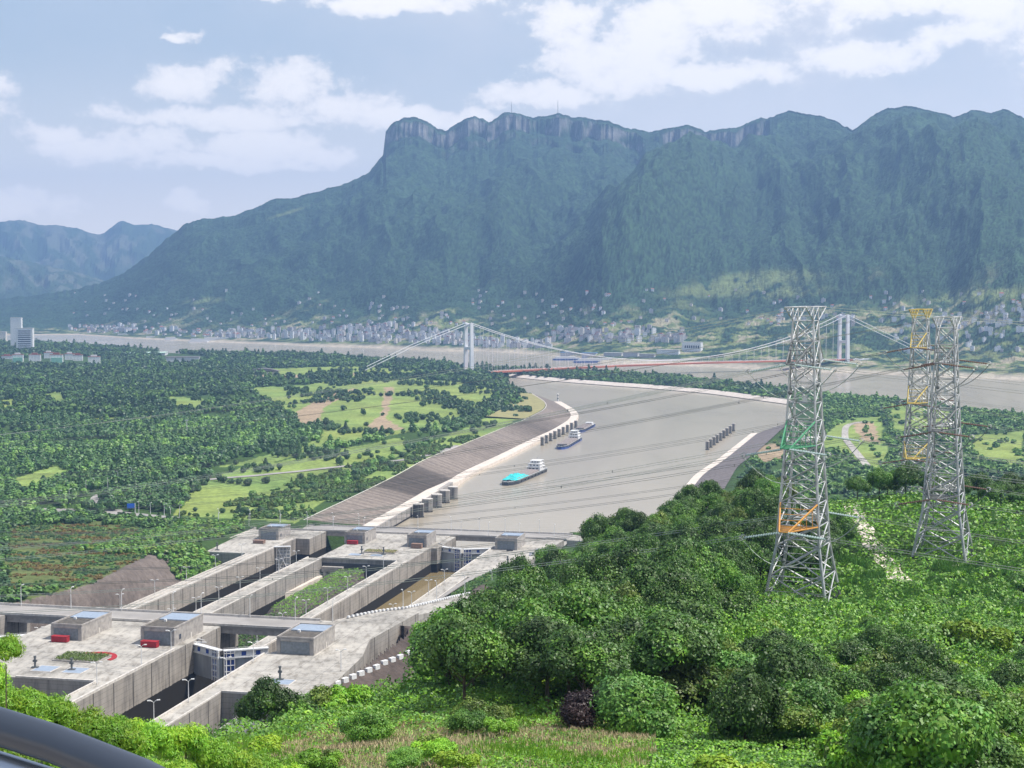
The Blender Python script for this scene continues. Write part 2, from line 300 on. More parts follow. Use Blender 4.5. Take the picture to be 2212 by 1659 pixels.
# ------------------------------------------------------------------ terrain
WL = [(-112,1118),(-104,1165),(-81,1288),(-58,1425),(-42,1545),(-3,1716),(34,1890),(67,2033),(94,2188),(101,2281),(98,2380),(82,2544),(45,2680),(10,2850)]
WR = [(120,1240),(184,1539),(227,1681),(312,1989),(362,2103),(405,2248),(453,2518)]
DN = [(453,2518),(356,2780),(245,2947),(207,2984),(58,3189),(0,3300),(-5,3100),(10,2850)]
CH = [L(62,-99)[:2]]+WL+DN[::-1][1:]+WR[::-1][1:]+[L(62,60)[:2]]
FR = [(-3000,5900),(-1597,5080),(-1412,4948),(-1127,4590),(-871,4233),(-638,4096),(-475,4100),(-408,4010),(-233,3771),(-115,3627),(173,3404),(254,3312),(365,3169),(477,2861),(556,2703),(626,2562),(756,2248),(1000,1700),(1500,1000)]
FRP = FR+[(1500,-500),(-3000,-500)]
HP = [(0,0,172),(0,60,165),(-30,40,163),(-60,60,152),(37,110,155),(-8,125,153),(-17,110,156),(2,150,148),(-45,150,138),(-60,200,100),(-15,210,133),(5,250,130),(-5,330,108),(-25,300,95),(-50,300,65),
      (-40,400,45),(-7,400,98),(15,420,106),(36,430,116),(54,450,118),(86,480,117),(130,500,113),(58.6,305,127),(103,360,126),(120,460,124.5),(116,350,125.5),(161,480,119),(60,150,146),(60,270,131),(45,220,138),
      (200,300,136),(150,200,148),(-100,100,120),(-80,300,45),(-100,400,35),(0,490,58),(-20,600,22),(10,540,50),(50,570,62),(100,600,62),(50,700,28),(100,800,16),(200,700,30),(300,600,60),(300,400,120),(300,200,160),(-200,200,60),(-200,450,30),(250,480,105),(20,850,14),(250,850,12)]
def _tps():
    P = np.array([(a, b) for a, b, c in HP], float)/100; z = np.array([c for a, b, c in HP], float); n = len(P)
    r = np.hypot(P[:, None, 0]-P[None, :, 0], P[:, None, 1]-P[None, :, 1]); K = np.where(r > 0, r*r*np.log(r+1e-12), 0)+np.eye(n)*.02
    A = np.zeros((n+3, n+3)); A[:n, :n] = K; A[:n, n] = 1; A[:n, n+1:] = P; A[n, :n] = 1; A[n+1:, :n] = P.T
    return P, np.linalg.solve(A, np.concatenate([z, [0, 0, 0]]))
TP, TW = _tps()
def hillz(x, y):
    x = np.asarray(x, float)/100; y = np.asarray(y, float)/100; s = TW[-3]+TW[-2]*x+TW[-1]*y
    for (a, b), w in zip(TP, TW[:-3]):
        r2 = (x-a)**2+(y-b)**2; s = s+w*.5*r2*np.log(r2+1e-12)
    return s
def lockst(x, y):
    dx = x-O[0]; dy = y-O[1]; return dx*SA+dy*CA, dx*CA-dy*SA
def height(x, y):
    x = np.asarray(x, float); y = np.asarray(y, float); s, t = lockst(x, y)
    dch = pdist(x, y, CH, True); dfr = pdist(x, y, FR); inch = inpoly(x, y, CH); land = inpoly(x, y, FRP) & ~inch
    left = sstep(250, -50, x+ (y-2500)*.05) if False else np.where(x < 130, 1., 0.)
    und = (fbm(x/180, y/180, 4, 5)-.5)*7
    # left park
    zl = np.interp(dch, [0, 10, 48, 52, 160, 260], [-3, 1, 12.5, 15.6, 19, 21])+und*sstep(60, 160, dch)
    zl = np.minimum(zl, 1.5+dfr*.12)
    zplat = np.interp(s, [-345, -250, 0, 60, 140], [38, 31, 20, 18, 17])
    zl = np.where(s < 120, zplat*sstep(140, 60, s)+zl*sstep(60, 140, s), zl)
    te = np.interp(s, [-345, -250, -139, -60, 40], [140, 142, 164, 178, 180]); k = sstep(133, te, -t)
    zl = np.where((s < 40) & (s > -347), 2+(zplat-2)*k, zl)
    # dike and right bank
    zr = np.interp(dch, [0, 14, 60, 90], [-2, 4, 6, 12]); zr = np.where(y > 2500, np.minimum(zr, 6), zr); zr = np.minimum(zr, -1+dfr*.25)+und*.15*sstep(30, 80, dch)
    zr = np.where(x > 150, np.where(y < 2450, np.interp(dch, [0, 10, 40, 50, 120], [-3, 1, 11, 12, 14])+und*.4*sstep(60, 150, dch), zr), zr); zr = np.where(y < 2450, np.minimum(zr, 1+dfr*.15), zr)
    z = np.where((x < 130) & ~((x > -140) & (y > 3150)), zl, zr)
    z = np.where(land, z, -6-np.minimum(dch, 10)*.2)
    z = np.where(inch, -6, z)
    # strip of shrubs and slope right of the far chamber, gully right of the near deck
    zs = np.interp(t, [31, 34, 62], [13, 15, 30])*sstep(-90, -140, s)+12*sstep(-140, -90, s)
    zs = np.where(s < -340, np.interp(t, [60, 66, 78, 100], [38.6, 38, 30, 18]), np.interp(t, [60, 74, 100], [0, 0, 0])+np.minimum(zs, 40))
    hz = hillz(x, y); hz = np.where(y > 900, -20, hz)
    near = (s < 60) & (t > 31)
    z = np.where(near, np.maximum(np.where(t < 110, zs, 10), -20), z)
    hm = sstep(64, 108, t); lim = np.where(s < 70, zs*(1-hm)+400*hm*hm+zs*hm, 400)
    z = np.where((y < 900) & (t > 31), np.maximum(z*(1-sstep(80, 130, t)), np.minimum(hz, lim)), z)
    z = np.where((s < -345) & (t <= 66), np.where(s < -600, np.minimum(hz, 400), np.where((t > -123), -14, zplat)), z)
    bl = sstep(-640, -560, s); z = np.where((s < -560) & (t <= 66), hz*(1-bl)+np.minimum(hz, -14+0*s)*bl, z)
    z = np.where((s > -600) & (s < 60) & (t > -133) & (t < 31), -14, z)
    z = np.where((s > -70) & (s < 62) & (t >= -133) & (t < 62), -14, z)
    z = np.where((s > -480) & (s < -345) & (t >= -133) & (t < 63), -14, z)
    return z
def surf(px, py, lift=0., y0=15, y1=6000, hf=None):
    """first ground point met by the survey ray through (px,py), lifted"""
    kx, kz = ray(px, py); ys = y0*(y1/y0)**np.linspace(0, 1, 1500); h = (hf or height)(ys*kx, ys)+lift; zz = HC+kz*ys
    i = np.nonzero(zz <= h)[0]
    if len(i) == 0: return None
    i = i[0]; return (ys[i]*kx, ys[i], h[i]-lift)
def topx(x, y, z):
    dz = z-HC; d = y*math.cos(PITCH)-dz*math.sin(PITCH); u = y*math.sin(PITCH)+dz*math.cos(PITCH); return CX+F*x/d, CY-F*u/d
GRASS = [ # open ground of the park and the right bank, surveyed from the viewpoint
 [(540,838),(650,832),(760,818),(900,818),(1000,826),(1085,845),(1060,868),(1010,900),(950,935),(900,930),(760,958),(640,985),(560,1005),(470,1010),(640,965),(700,945),(690,920),(640,900),(590,880)],
 [(380,1115),(430,1040),(520,1010),(640,990),(860,945),(900,965),(800,1010),(700,1080),(640,1128)],
 [(640,1130),(700,1068),(860,1040),(930,1000),(1190,868),(1200,850),(1130,840),(1120,870),(900,970),(700,1075),(600,1128)],
 [(90,850),(130,845),(150,870),(120,885)],[(355,858),(400,856),(440,885),(390,895)],[(0,865),(30,862),(40,880),(0,890)],[(20,1040),(110,1005),(160,1020),(60,1068)],
 [(300,900),(330,880),(345,900),(330,920)],[(180,905),(300,900),(220,925)],[(410,870),(430,860),(450,880)],
 [(540,800),(760,790),(900,800),(880,812),(600,815)],[(1830,905),(1900,900),(1920,1000),(1890,1020),(1830,980),(1750,960)],[(2100,940),(2212,930),(2212,1010),(2110,990)],[(1920,870),(2050,890),(2060,930),(1930,930)]]
DIRT = [[(640,888),(690,862),(730,845),(770,838),(760,850),(700,880),(690,905),(720,925),(660,930),(640,915)],[(830,838),(850,836),(845,870),(835,905),(870,925),(840,935),(790,925),(825,895)],
 [(1840,910),(1890,912),(1900,960),(1860,950)],[(500,812),(780,806),(790,811),(520,820)],[(1615,968),(1690,955),(1700,985),(1640,1000)],[(590,1185),(600,1180),(605,1190)]]
GARDEN = [(0,1130),(120,1118),(280,1125),(440,1140),(420,1165),(330,1200),(300,1255),(160,1285),(0,1298)]
def build_ground():
    k = np.concatenate([np.linspace(-.85, -.40, 30)[:-1], np.linspace(-.40, .40, 600), np.linspace(.40, .85, 30)[1:]]); ys = np.concatenate([[-40, -10, 1, 5, 9], 14*(6200/14)**np.linspace(0, 1, 1000)])
    KX, Y = np.meshgrid(k, ys); X = KX*np.maximum(Y, 25); Z = height(X, Y)
    px, py = topx(X, np.maximum(Y, 5), Z)
    s, t = lockst(X, Y); dch = pdist(X, Y, CH, True)
    col = np.zeros(X.shape+(3,)); n1 = fbm(X/25, Y/25, 4, 3)[..., None]; n2 = fbm(X/90, Y/90, 3, 8)[..., None]
    col[:] = np.array((.045, .085, .022))*(.7+.6*n1)
    for g in GRASS:
        mk = inpoly(px+(n2[..., 0]-.5)*25, py+(n1[..., 0]-.5)*6, g); col[mk] = (np.array((.20, .27, .075))*(.6+.7*n1)+np.array((.07, .03, .0))*(n2-.45)*1.5)[mk]
    for g in DIRT:
        mk = inpoly(px+(n1[..., 0]-.5)*14, py+(n2[..., 0]-.5)*6, g); col[mk] = (np.array((.34, .26, .17))*(.7+.5*n1))[mk]
    mk = inpoly(px, py, GARDEN) & (Y < 1400) & (Y > 500) & (t < -141); col[mk] = (np.array((.12, .15, .05))*(.6+.6*n1))[mk]
    hz = (t < -130) & (-t < np.interp(s, [-345, -250, -139, -60], [141, 143, 166, 180])) & (s < -110) & (s > -348); col[hz] = (np.array((.15, .125, .11))*(.6+.7*n1))[hz]
    rk = (s < -200) & (s > -600) & (t > 58) & (t < 118) & (Y > 450); col[rk] = (np.array((.095, .075, .065))*(.4+1.1*n1))[rk]
    # clearing of dry grass below the viewpoint, and bare patches by the pylons
    cl = inpoly(X, Y, [(-46,92),(-30,138),(-8,146),(6,143),(12,128),(10,104),(6,80),(-30,78)]); col[cl] = (np.array((.36, .28, .17))*(.5+.9*n1))[cl]
    V = np.stack([X, Y, Z], -1).reshape(-1, 3); nr, nc = X.shape; i = np.arange(nr*nc).reshape(nr, nc)
    T = np.stack([i[:-1, :-1], i[:-1, 1:], i[1:, 1:], i[1:, :-1]], -1).reshape(-1, 4)
    link('ground', np_mesh('ground', V, T, smooth=True, cols=col.reshape(-1, 3)), vcol('ground_surface', .25, .35, bump=.5, fine=.8), kind='structure')
build_ground()

def water_mat(name, c, rough=.12, bumpd=.12, sc_=.12):
    m, N, K, b = nodes(name); g = N.new('ShaderNodeNewGeometry'); n = N.new('ShaderNodeTexNoise'); n.inputs['Scale'].default_value = sc_; n.inputs['Detail'].default_value = 8; n.inputs['Roughness'].default_value = .6
    K.new(g.outputs['Position'], n.inputs[0]); n2 = N.new('ShaderNodeTexNoise'); n2.inputs['Scale'].default_value = .006; n2.inputs['Detail'].default_value = 6; n2.inputs['Distortion'].default_value = 1.5
    mp = N.new('ShaderNodeMapping'); mp.inputs['Scale'].default_value = (1, .25, 1); mp.inputs['Rotation'].default_value = (0, 0, -.4); K.new(g.outputs['Position'], mp.inputs[0]); K.new(mp.outputs[0], n2.inputs[0])
    K.new(ramp(N, K, n2.outputs['Fac'], [(.35, c), (.65, tuple(v*.86 for v in c))]), b.inputs['Base Color']); b.inputs['Roughness'].default_value = rough; b.inputs['IOR'].default_value = 1.33
    b.inputs['Specular IOR Level'].default_value = .5
    bp = N.new('ShaderNodeBump'); bp.inputs['Distance'].default_value = bumpd; K.new(n.outputs['Fac'], bp.inputs['Height']); K.new(bp.outputs[0], b.inputs['Normal']); return m
RIVER = water_mat('silty_river', (.40, .35, .27), .2, .3, .09)
LOCKW = water_mat('lock_water', (.22, .17, .085), .05, .02, .5)
MB().add([L(62,-900)[:2]+(0,), L(62,700)[:2]+(0,), (4000, 2500, 0), (9000, 26000, 0), (-14000, 26000, 0), (-6000, 3000, 0)], [(0, 1, 2, 3, 4, 5)]).build('river', RIVER, kind='structure')

def resample(P, d):
    P = np.array(P, float); seg = np.hypot(*(P[1:]-P[:-1]).T); c = np.concatenate([[0], np.cumsum(seg)]); n = max(2, int(c[-1]/d)); u = np.linspace(0, c[-1], n)
    # smooth with a small moving average for a fair curve
    Q = np.stack([np.interp(u, c, P[:, 0]), np.interp(u, c, P[:, 1])], 1); w = max(1, int(45/d)); k = np.ones(2*w+1)/(2*w+1)
    R = np.stack([np.convolve(np.pad(Q[:, j], w, 'edge' if False else 'reflect', reflect_type='odd'), k, 'valid') for j in range(2)], 1); return R
def strip(name, P, ds, zs, m, cols=None, side=1, step=4., **k):
    """ribbon beside polyline P: ds = offsets away from the water, zs = heights (numbers or functions of the point)"""
    Q = resample(P, step); T = np.gradient(Q, axis=0); T /= np.hypot(*T.T)[:, None]; Nn = np.stack([-T[:, 1], T[:, 0]], 1)*side
    V = []; r = len(ds)
    for d, z in zip(ds, zs):
        W = Q+Nn*d; zz = z(W) if callable(z) else np.full(len(W), z); V.append(np.concatenate([W, zz[:, None]], 1))
    V = np.stack(V, 1); n = len(Q); i = np.arange(n*r).reshape(n, r); Fq = np.stack([i[:-1, :-1], i[:-1, 1:], i[1:, 1:], i[1:, :-1]], -1).reshape(-1, 4)
    cc = None
    if cols is not None: cc = np.repeat(np.array([cols(j, Q[j]) for j in range(n)])[:, None], r, 1).reshape(-1, 3)
    me = np_mesh(name, V.reshape(-1, 3), Fq, cols=cc)
    return link(name, me, m, **k)
zb = lambda W: np.interp(W[:, 1], [1380, 1500], [8.2, 3.2])
WLs = WL[:-2]
STONE = vcol('stone_revetment', .3, .35)
rr = np.random.default_rng(4).random(4000)
def stonecol(j, q):
    v = .8+.4*rr[j]+.3*math.sin(j*.013)*math.sin(j*.041); v *= .72 if j % 5 == 0 else 1
    if 1335 < q[1] < 1500: v *= .6
    return np.array((.18, .152, .13))*v
strip('path', WLs, [0, .5, 12], [lambda W: zb(W)-9, lambda W: zb(W), zb], M['pale'], kind='structure')
strip('embankment', WLs, [12.1, 30, 48], [lambda W: zb(W)+.02, lambda W: zb(W)*.5+8.3, 16.3], STONE, cols=stonecol, step=2.6, kind='structure')
strip('kerb_strip', WLs, [48, 49.2], [16.6, 16.6], M['coping'], kind='structure')
tip = [p for p in WLs if p[1] > 2000]
strip('dry_lawn', tip, [50, 75, 104], [16.9, 18, 19.6], vcol('dry_lawn', .1, .2), cols=lambda j, q: (.27, .25, .115), kind='structure')
WRs = WR[:-1]
strip('path', WRs[:4], [0, .5, 9], [-4, 2.5, 3], M['pale'], side=-1, kind='structure')
strip('embankment', WRs[:5], [9.1, 44], [3.05, 12.6], STONE, side=-1, cols=lambda j, q: np.array((.17, .15, .145))*(.8+.3*rr[j]), kind='structure')
strip('path', DN[:6]+[(-90, 3395), (-200, 3580), (-430, 3900)], [0, 16], [1., 6.6], M['pale'], side=-1, kind='structure')
# sandy far edge of the park and the mound tops get their trees later

# ------------------------------------------------------------------ mountains
FSX = [-900,66,164,296,460,728,804,968,1034,1166,1208,1300,1528,1740,1910,2212,3100]
FSD = [6400,6350,6414,5862,5490,5013,4948,4650,4700,4430,4300,3900,3731,3509,3388,3169,2700]
RV = [(-900,668),(-400,660),(0,648),(60,640),(120,632),(180,622),(220,612),(260,595),(300,570),(350,530),(400,490),(440,475),(500,470),(510,468),(560,447),(600,432),(640,430),(700,415),(760,395),(800,375),(815,355),(830,340),(835,288),(855,270),(880,262),(905,262),(930,272),(948,288),(965,290),(985,276),(1010,260),(1025,256),(1045,262),(1056,270),(1090,251),(1110,247),(1150,260),(1175,258),(1205,252),(1240,262),(1270,262),(1320,272),(1350,283),(1400,290),(1425,287),(1480,277),(1520,290),(1590,280),(1640,258),(1652,262),(1700,247),(1760,255),(1800,268),(1835,288),(1845,280),(1870,262),(1900,245),(1950,236),(2000,243),(2050,260),(2090,242),(2130,250),(2160,243),(2200,262),(2212,265),(2500,250),(3100,330)]
def mountain_arrays():
    px = np.linspace(-900, 3100, 1250); u = np.concatenate([np.linspace(-.03, .9, 250), np.linspace(.905, 1.02, 60), np.linspace(1.03, 1.3, 12)])
    PX, U = np.meshgrid(px, u); D0 = np.interp(PX, FSX, FSD); D1 = np.interp(PX, [-900,0,400,830,1650,1845,2212,3100], [9000,8600,8000,7600,7400,6700,6300,5600])
    rv = np.interp(PX, *zip(*RV)); rvn = rv+(fbm(PX/9, PX*0, 3, 21)-.5)*5; rvs = np.interp(PX, px, np.convolve(np.pad(np.interp(px, *zip(*RV)), 25, 'edge'), np.ones(51)/51, 'valid')); bw = sstep(.62, .93, U); rv = rvs*(1-bw)+rvn*bw
    kx = (PX-CX)/F; D = D0+(D1-D0)*U; ZR = HC+(VH-rv)/F*D1
    cl = sstep(826, 836, PX)*sstep(1660, 1646, PX)*(1-.75*sstep(1375, 1395, PX)*sstep(1435, 1415, PX)); cliff = cl*112*(.75+.5*fbm(PX/40, PX*0+3, 3, 31))
    base = np.interp(U, [-.03, 0, .03, .12, .3, .45, .62, .8, .93, 1.0], [-.03, -.004, .008, .03, .125, .30, .53, .76, .9, .965])
    zb_ = 2+(ZR-2)*base/.965-cliff*sstep(.72, .93, U)*base/.965
    ce = .952+.06*(fbm(PX/22, PX*0+9, 4, 41)-.5)
    Z = zb_+cliff*(.72*sstep(ce, ce+.012, U)+.28*sstep(ce-.045, ce-.035+.01*fbm(PX/9, PX*0, 2, 44), U))+0*U
    amp = np.clip(U*1.2, 0, 1)*np.clip((1.02-U)*3, 0, 1)*np.clip((ZR-150)/600, .15, 1)
    gul = (1-np.abs(2*fbm(PX/300-U*1.6, U*2.6, 4, 53)-1)*1.6); gul2 = (1-np.abs(2*fbm(PX/95+U*3.4, U*6-PX/160, 4, 57)-1)*1.6)
    Z += amp*(gul-.45)*210*np.clip(U*2, .3, 1)+amp*(gul2-.45)*80
    sp = np.exp(-((PX-(1290+(U-.3)/.5*330))/110)**2)*sstep(.22, .4, U)*sstep(.82, .55, U)*230
    sp += np.exp(-((PX-(2250-(U-.1)*350))/120)**2)*sstep(.1, .3, U)*sstep(.9, .6, U)*120; Z += sp
    Z = np.where(U < .998, np.minimum(Z, HC+(VH-rv)/F*D*.993), Z); Z = np.where(U > 1.02, Z-(U-1.02)*1400, Z); rough = np.clip(U*6, .15, 1)
    X = kx*D; Y = D; rs = rng.random(Z.shape)
    Z += (U > .01)*rough*((rs-.5)*4+(fbm(X/55, Y/55, 3, 61)-.5)*17*np.clip(U*3, .2, 1))*(1-.6*(sstep(ce-.005, ce, U)*sstep(ce+.02, ce+.014, U)*cl))
    # colours of the real surface: forest, terraces low down, pale limestone on the cliff
    n1 = fbm(X/90, Y/90, 4, 71); n2 = fbm(X/35, Y/35, 3, 72); n3 = fbm(X/260, Y/260, 3, 75)
    col = np.stack([.020+.018*n1, .042+.034*n1, .022+.012*n1], -1)*(.35+1.3*rs[..., None])
    low = sstep(.30, .12, U+(n3-.5)*.4)
    terr = low*sstep(.48, .55, n2+.25*(n1-.5)); col = col*(1-terr[..., None])+terr[..., None]*np.array((.15, .185, .07))*(.7+.6*n1[..., None])
    bare = low*sstep(.58, .63, n1*.5+n2*.5); col = col*(1-bare[..., None])+bare[..., None]*np.array((.28, .25, .17))
    for (a, b, c, d) in [(1560,625,90,14),(1700,632,60,12),(620,460,8,10),(440,650,30,6),(2100,640,90,14),(1650,600,90,14)]:
        qx, qy = topx(X, Y, Z); g = np.exp(-((qx-a+(qy-b)*3)/c)**2-((qy-b)/d)**2)*sstep(.4, .6, n2+.1); g = np.clip(g*1.1, 0, .55)[..., None]; col = col*(1-g)+g*np.array((.20, .24, .09))
    shore = sstep(.035, .012, U)[..., None]; col = col*(1-shore)+shore*np.array((.42, .37, .29))*(.8+.3*n1[..., None])
    # limestone where the face is steep
    gz = np.abs(np.gradient(Z, axis=0))/(np.abs(np.gradient(Y, axis=0))+1e-6)
    ck = (sstep(1.0, 2.2, gz)*cl*sstep(.88, .92, U)*sstep(.36, .5, fbm(PX/16, Z/36, 3, 87)))[..., None]; stv = (.35*fbm(PX/4, Z/50, 4, 81)+.65*fbm(PX/13, Z/28, 4, 83))[..., None]
    col = col*(1-ck)+ck*(np.array((.21, .205, .195))*(.25+1.3*stv))
    return px, u, X, Y, Z, col
MPX, MU, MX, MY, MZ, MC = mountain_arrays()
def grid_mesh(name, X, Y, Z, col, m, **k):
    nr, nc = X.shape; i = np.arange(nr*nc).reshape(nr, nc); T = np.stack([i[:-1, :-1], i[:-1, 1:], i[1:, 1:], i[1:, :-1]], -1).reshape(-1, 4)
    return link(name, np_mesh(name, np.stack([X, Y, Z], -1).reshape(-1, 3), T, cols=col.reshape(-1, 3)), m, **k)
MTM = vcol('forested_mountain', .05, .35, bump=3, fine=.12)
grid_mesh('mountain', MX, MY, MZ, MC, MTM, kind='structure')
def mount_at(px, py):
    """point of the mountain surface seen along the survey ray"""
    j = int(np.clip(round((px-MPX[0])/(MPX[1]-MPX[0])), 0, len(MPX)-1)); qx, qy = topx(MX[:, j], MY[:, j], MZ[:, j]); i = np.nonzero(qy <= py)[0]
    i = i[0] if len(i) else 5; return MX[i, j], MY[i, j], MZ[i, j]
def far_range(name, pts, D, depth, seed):
    px = np.linspace(pts[0][0], pts[-1][0], 300); u = np.linspace(0, 1.1, 70); PX, U = np.meshgrid(px, u); rv = np.interp(PX, *zip(*pts))+(fbm(PX/12, PX*0, 3, seed)-.5)*5
    Y = D-depth*(1-U); X = (PX-CX)/F*Y; ZR = HC+(VH-rv)/F*D; Z = -20+(ZR+20)*np.where(U < 1, U**1.1, 1-(U-1)*3)
    g = 1-np.abs(2*fbm(PX/55+U, U*3, 4, seed+3)-1)*1.6; Z += (g-.4)*D*.008*np.clip((1-U)*4, 0, 1)*np.clip(U*4, 0, 1)+(rng.random(Z.shape)-.5)*8
    n = fbm(PX/15, U*8, 4, seed+5)[..., None]; rk = .3*sstep(.62, .72, fbm(PX/22, U*12, 4, seed+9)+.12*(U > .4))[..., None]*sstep(.35, .55, U)[..., None]
    grid_mesh(name, X, Y, Z, np.array((.04, .07, .03))*(.7+.6*n)*(1-rk)+rk*np.array((.28, .26, .22)), MTM, kind='structure')
far_range('mountain', [(-900,480),(-300,500),(0,478),(60,474),(90,484),(130,487),(170,492),(205,504),(225,504),(240,494),(262,478),(270,476),(290,486),(330,484),(390,498),(500,540),(700,600)], 14500, 3500, 101)
far_range('mountain', [(-900,540),(-300,560),(0,553),(60,562),(120,577),(180,592),(230,606),(300,625),(420,640)], 11200, 2000, 131)

# ------------------------------------------------------------------ haze
def haze():
    m = bpy.data.materials.new('haze_air'); m.use_nodes = True; N = m.node_tree.nodes; N.clear(); o = N.new('ShaderNodeOutputMaterial'); v = N.new('ShaderNodeVolumePrincipled')
    v.inputs['Color'].default_value = (.33, .56, 1., 1); v.inputs['Density'].default_value = 8.2e-5; v.inputs['Anisotropy'].default_value = .2
    m.node_tree.links.new(v.outputs[0], o.inputs['Volume'])
    MB().box(-12000, 12000, -2000, 14900, -35, 1300).build('haze', m, kind='stuff')
haze()
# ------------------------------------------------------------------ ship locks
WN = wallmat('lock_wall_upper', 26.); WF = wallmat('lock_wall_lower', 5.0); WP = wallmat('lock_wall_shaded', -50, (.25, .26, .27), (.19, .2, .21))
def R(s0, s1, t0, t1): return [(s0, t0), (s1, t0), (s1, t1), (s0, t1)]
def block(name, polys, z0, z1, wall, label, cat, group=None, copings=(), top='deck'):
    """concrete mass in lock axes with a deck slab 6 cm proud and coping parapets"""
    o = empty(name, L(polys[0][0][0], polys[0][0][1], z0), label=label, cat=cat, group=group)
    def sub(b, nm, m):
        q = b.build(nm, m, None); q.data.transform(__import__('mathutils').Matrix.Translation([-v for v in o.location])); q.parent = o; return q
    b = MB(); d = MB()
    for p in polys: b.prism(p, z0, z1, L); d.prism(p, z1, z1+.12, L)
    sub(b, 'wall', wall); sub(d, 'deck_slab', M[top])
    for (sa, ta, sb, tb, h, w) in copings:
        c = MB(); dx, dy = sb-sa, tb-ta; l = math.hypot(dx, dy); nx, ny = -dy/l*w/2, dx/l*w/2
        c.prism([(sa+nx, ta+ny), (sb+nx, tb+ny), (sb-nx, tb-ny), (sa-nx, ta-ny)], z1+.1, z1+h, L); sub(c, 'parapet', M['coping'])
    return o
block('lock_island', [R(-467, -366, -93, -16), R(-366, -344, -93, -17)], -14, NZ, WN, 'broad grey lock island carrying two red boxes and a flower bed', 'lock island',
      copings=[(-467, -16.6, -411, -16.6, 1., .9), (-467, -57, -466.5, -24, .8, .9), (-344.6, -93, -344.6, -17, 1., .5)])
block('lock_wall', [R(-620, -467.1, -23.5, -16)], -14, NZ, WN, 'near lock wall with walkway, dark joints and a tall dark water mark, beside the shaded pool', 'lock wall', copings=[(-620, -16.6, -467, -16.6, 1., .9), (-620, -23, -467, -23, .8, .7)])
block('lock_wall', [R(-620, -467.1, -95, -87)], -14, NZ, WN, 'lock wall on the far left side of the shaded upper pool', 'lock wall')
block('lock_platform', [[(-470, 22.5), (-410, 22.5), (-404, 26), (-366, 26), (-366, 17), (-344, 17), (-344, 36), (-330, 46), (-318, 62), (-376, 57), (-405, 63.5), (-440, 66), (-470, 66)]], -14, NZ, WN,
      'wide pale lock platform right of the near gate, carrying the rightmost near machine house', 'lock platform', copings=[(-470, 23, -411, 23, 1., .8), (-470, 30, -470, 66, .9, .9)])
block('lock_wall', [R(-620, -470.1, 22.5, 30)], -14, NZ, WN, 'narrow lock wall with walkway leading to the camera below the right platform', 'lock wall', copings=[(-620, 23, -470, 23, 1., .8), (-620, 29.6, -470, 29.6, .6, .6)])
block('lock_platform', [R(-470, -344, -240, -123)], -14, NZ, WN, 'concrete lock platform at the left picture edge under the near road', 'lock platform')
block('retaining_wall', [[(-560, 44), (-470, 44), (-470, 45.5), (-560, 45.5)]], -14, NZ-3, WP, 'slanting concrete retaining wall beside the dark pine at the lock platform end', 'wall')
# far section
block('lock_island', [[(-65.5, -80.5), (40, -80.5), (40, -19.5), (-65.5, -19.5)]], -14, FZ, WF, 'concrete lock island beyond the green mound with brown planter and two dark posts', 'lock island',
      copings=[(-65.5, -76.8, -65.5, -27, .9, 1.)])
block('lock_wall', [R(-344, -65.6, -87, -77)], -14, FZ, WF, 'lock wall with walkway between the left chamber and the green mound', 'lock wall', copings=[(-344, -86.6, -65.6, -86.6, .9, .8), (-344, -77.5, -65.6, -77.5, .5, .6)])
block('lock_wall', [R(-344, -65.6, -27, -19.5)], -14, FZ, WF, 'lock wall with walkway between the green mound and the brown chamber water', 'lock wall', copings=[(-344, -20, -65.6, -20, .9, .7), (-344, -26.5, -65.6, -26.5, .5, .6)])
block('lock_wall', [R(-344, -62, -131, -122)], -14, FZ, WF, 'long lock wall on the outer side of the left chamber beside the stone slope', 'lock wall', copings=[(-344, -122.5, -62, -122.5, .9, .9), (-344, -127, -62, -127, .7, .5), (-344, -130.6, -62, -130.6, .6, .5)])
block('lock_platform', [R(-62, 40, -167, -122)], -14, FZ, WF, 'box-shaped lock platform on the left with the farthest left machine house', 'lock platform', copings=[(-61.5, -166.5, -61.5, -132, .8, .8), (-62, -166.5, 40, -166.5, .9, .8), (-62, -122.5, 0, -122.5, .9, .8)])
block('lock_wall', [R(-344, -108, 21, 31)], -14, FZ, WF, 'low lock wall with walkway on the right of the brown chamber water', 'lock wall', copings=[(-344, 21.6, -108, 21.6, .8, .7), (-344, 30.6, -108, 30.6, .5, .5)])
block('lock_platform', [[(-107.9, 21), (40, 21), (40, 62), (-36, 57), (-90, 45), (-107.9, 32)]], -14, FZ, WF, 'pale lock platform with the farthest right machine house and parked cars', 'lock platform', copings=[(-107, 21.5, 0, 21.5, .9, .8)])
for t0, t1, s0, s1, z, lb in [(-16, 22.5, -620, -396, 12, 'a'), (-20, 22, -395, 62, -1., 'b'), (-122.5, -86.5, -345, 62, -1., 'c'), (-87, -23.5, -620, -467, 14, 'd'), (-123, -93, -470, -345, 4, 'e'), (30, 44, -620, -470, 14, 'f')]:
    MB().prism(R(s0, s1, t0, t1), z-.5, z, L).build('lock_water', LOCKW, kind='structure')
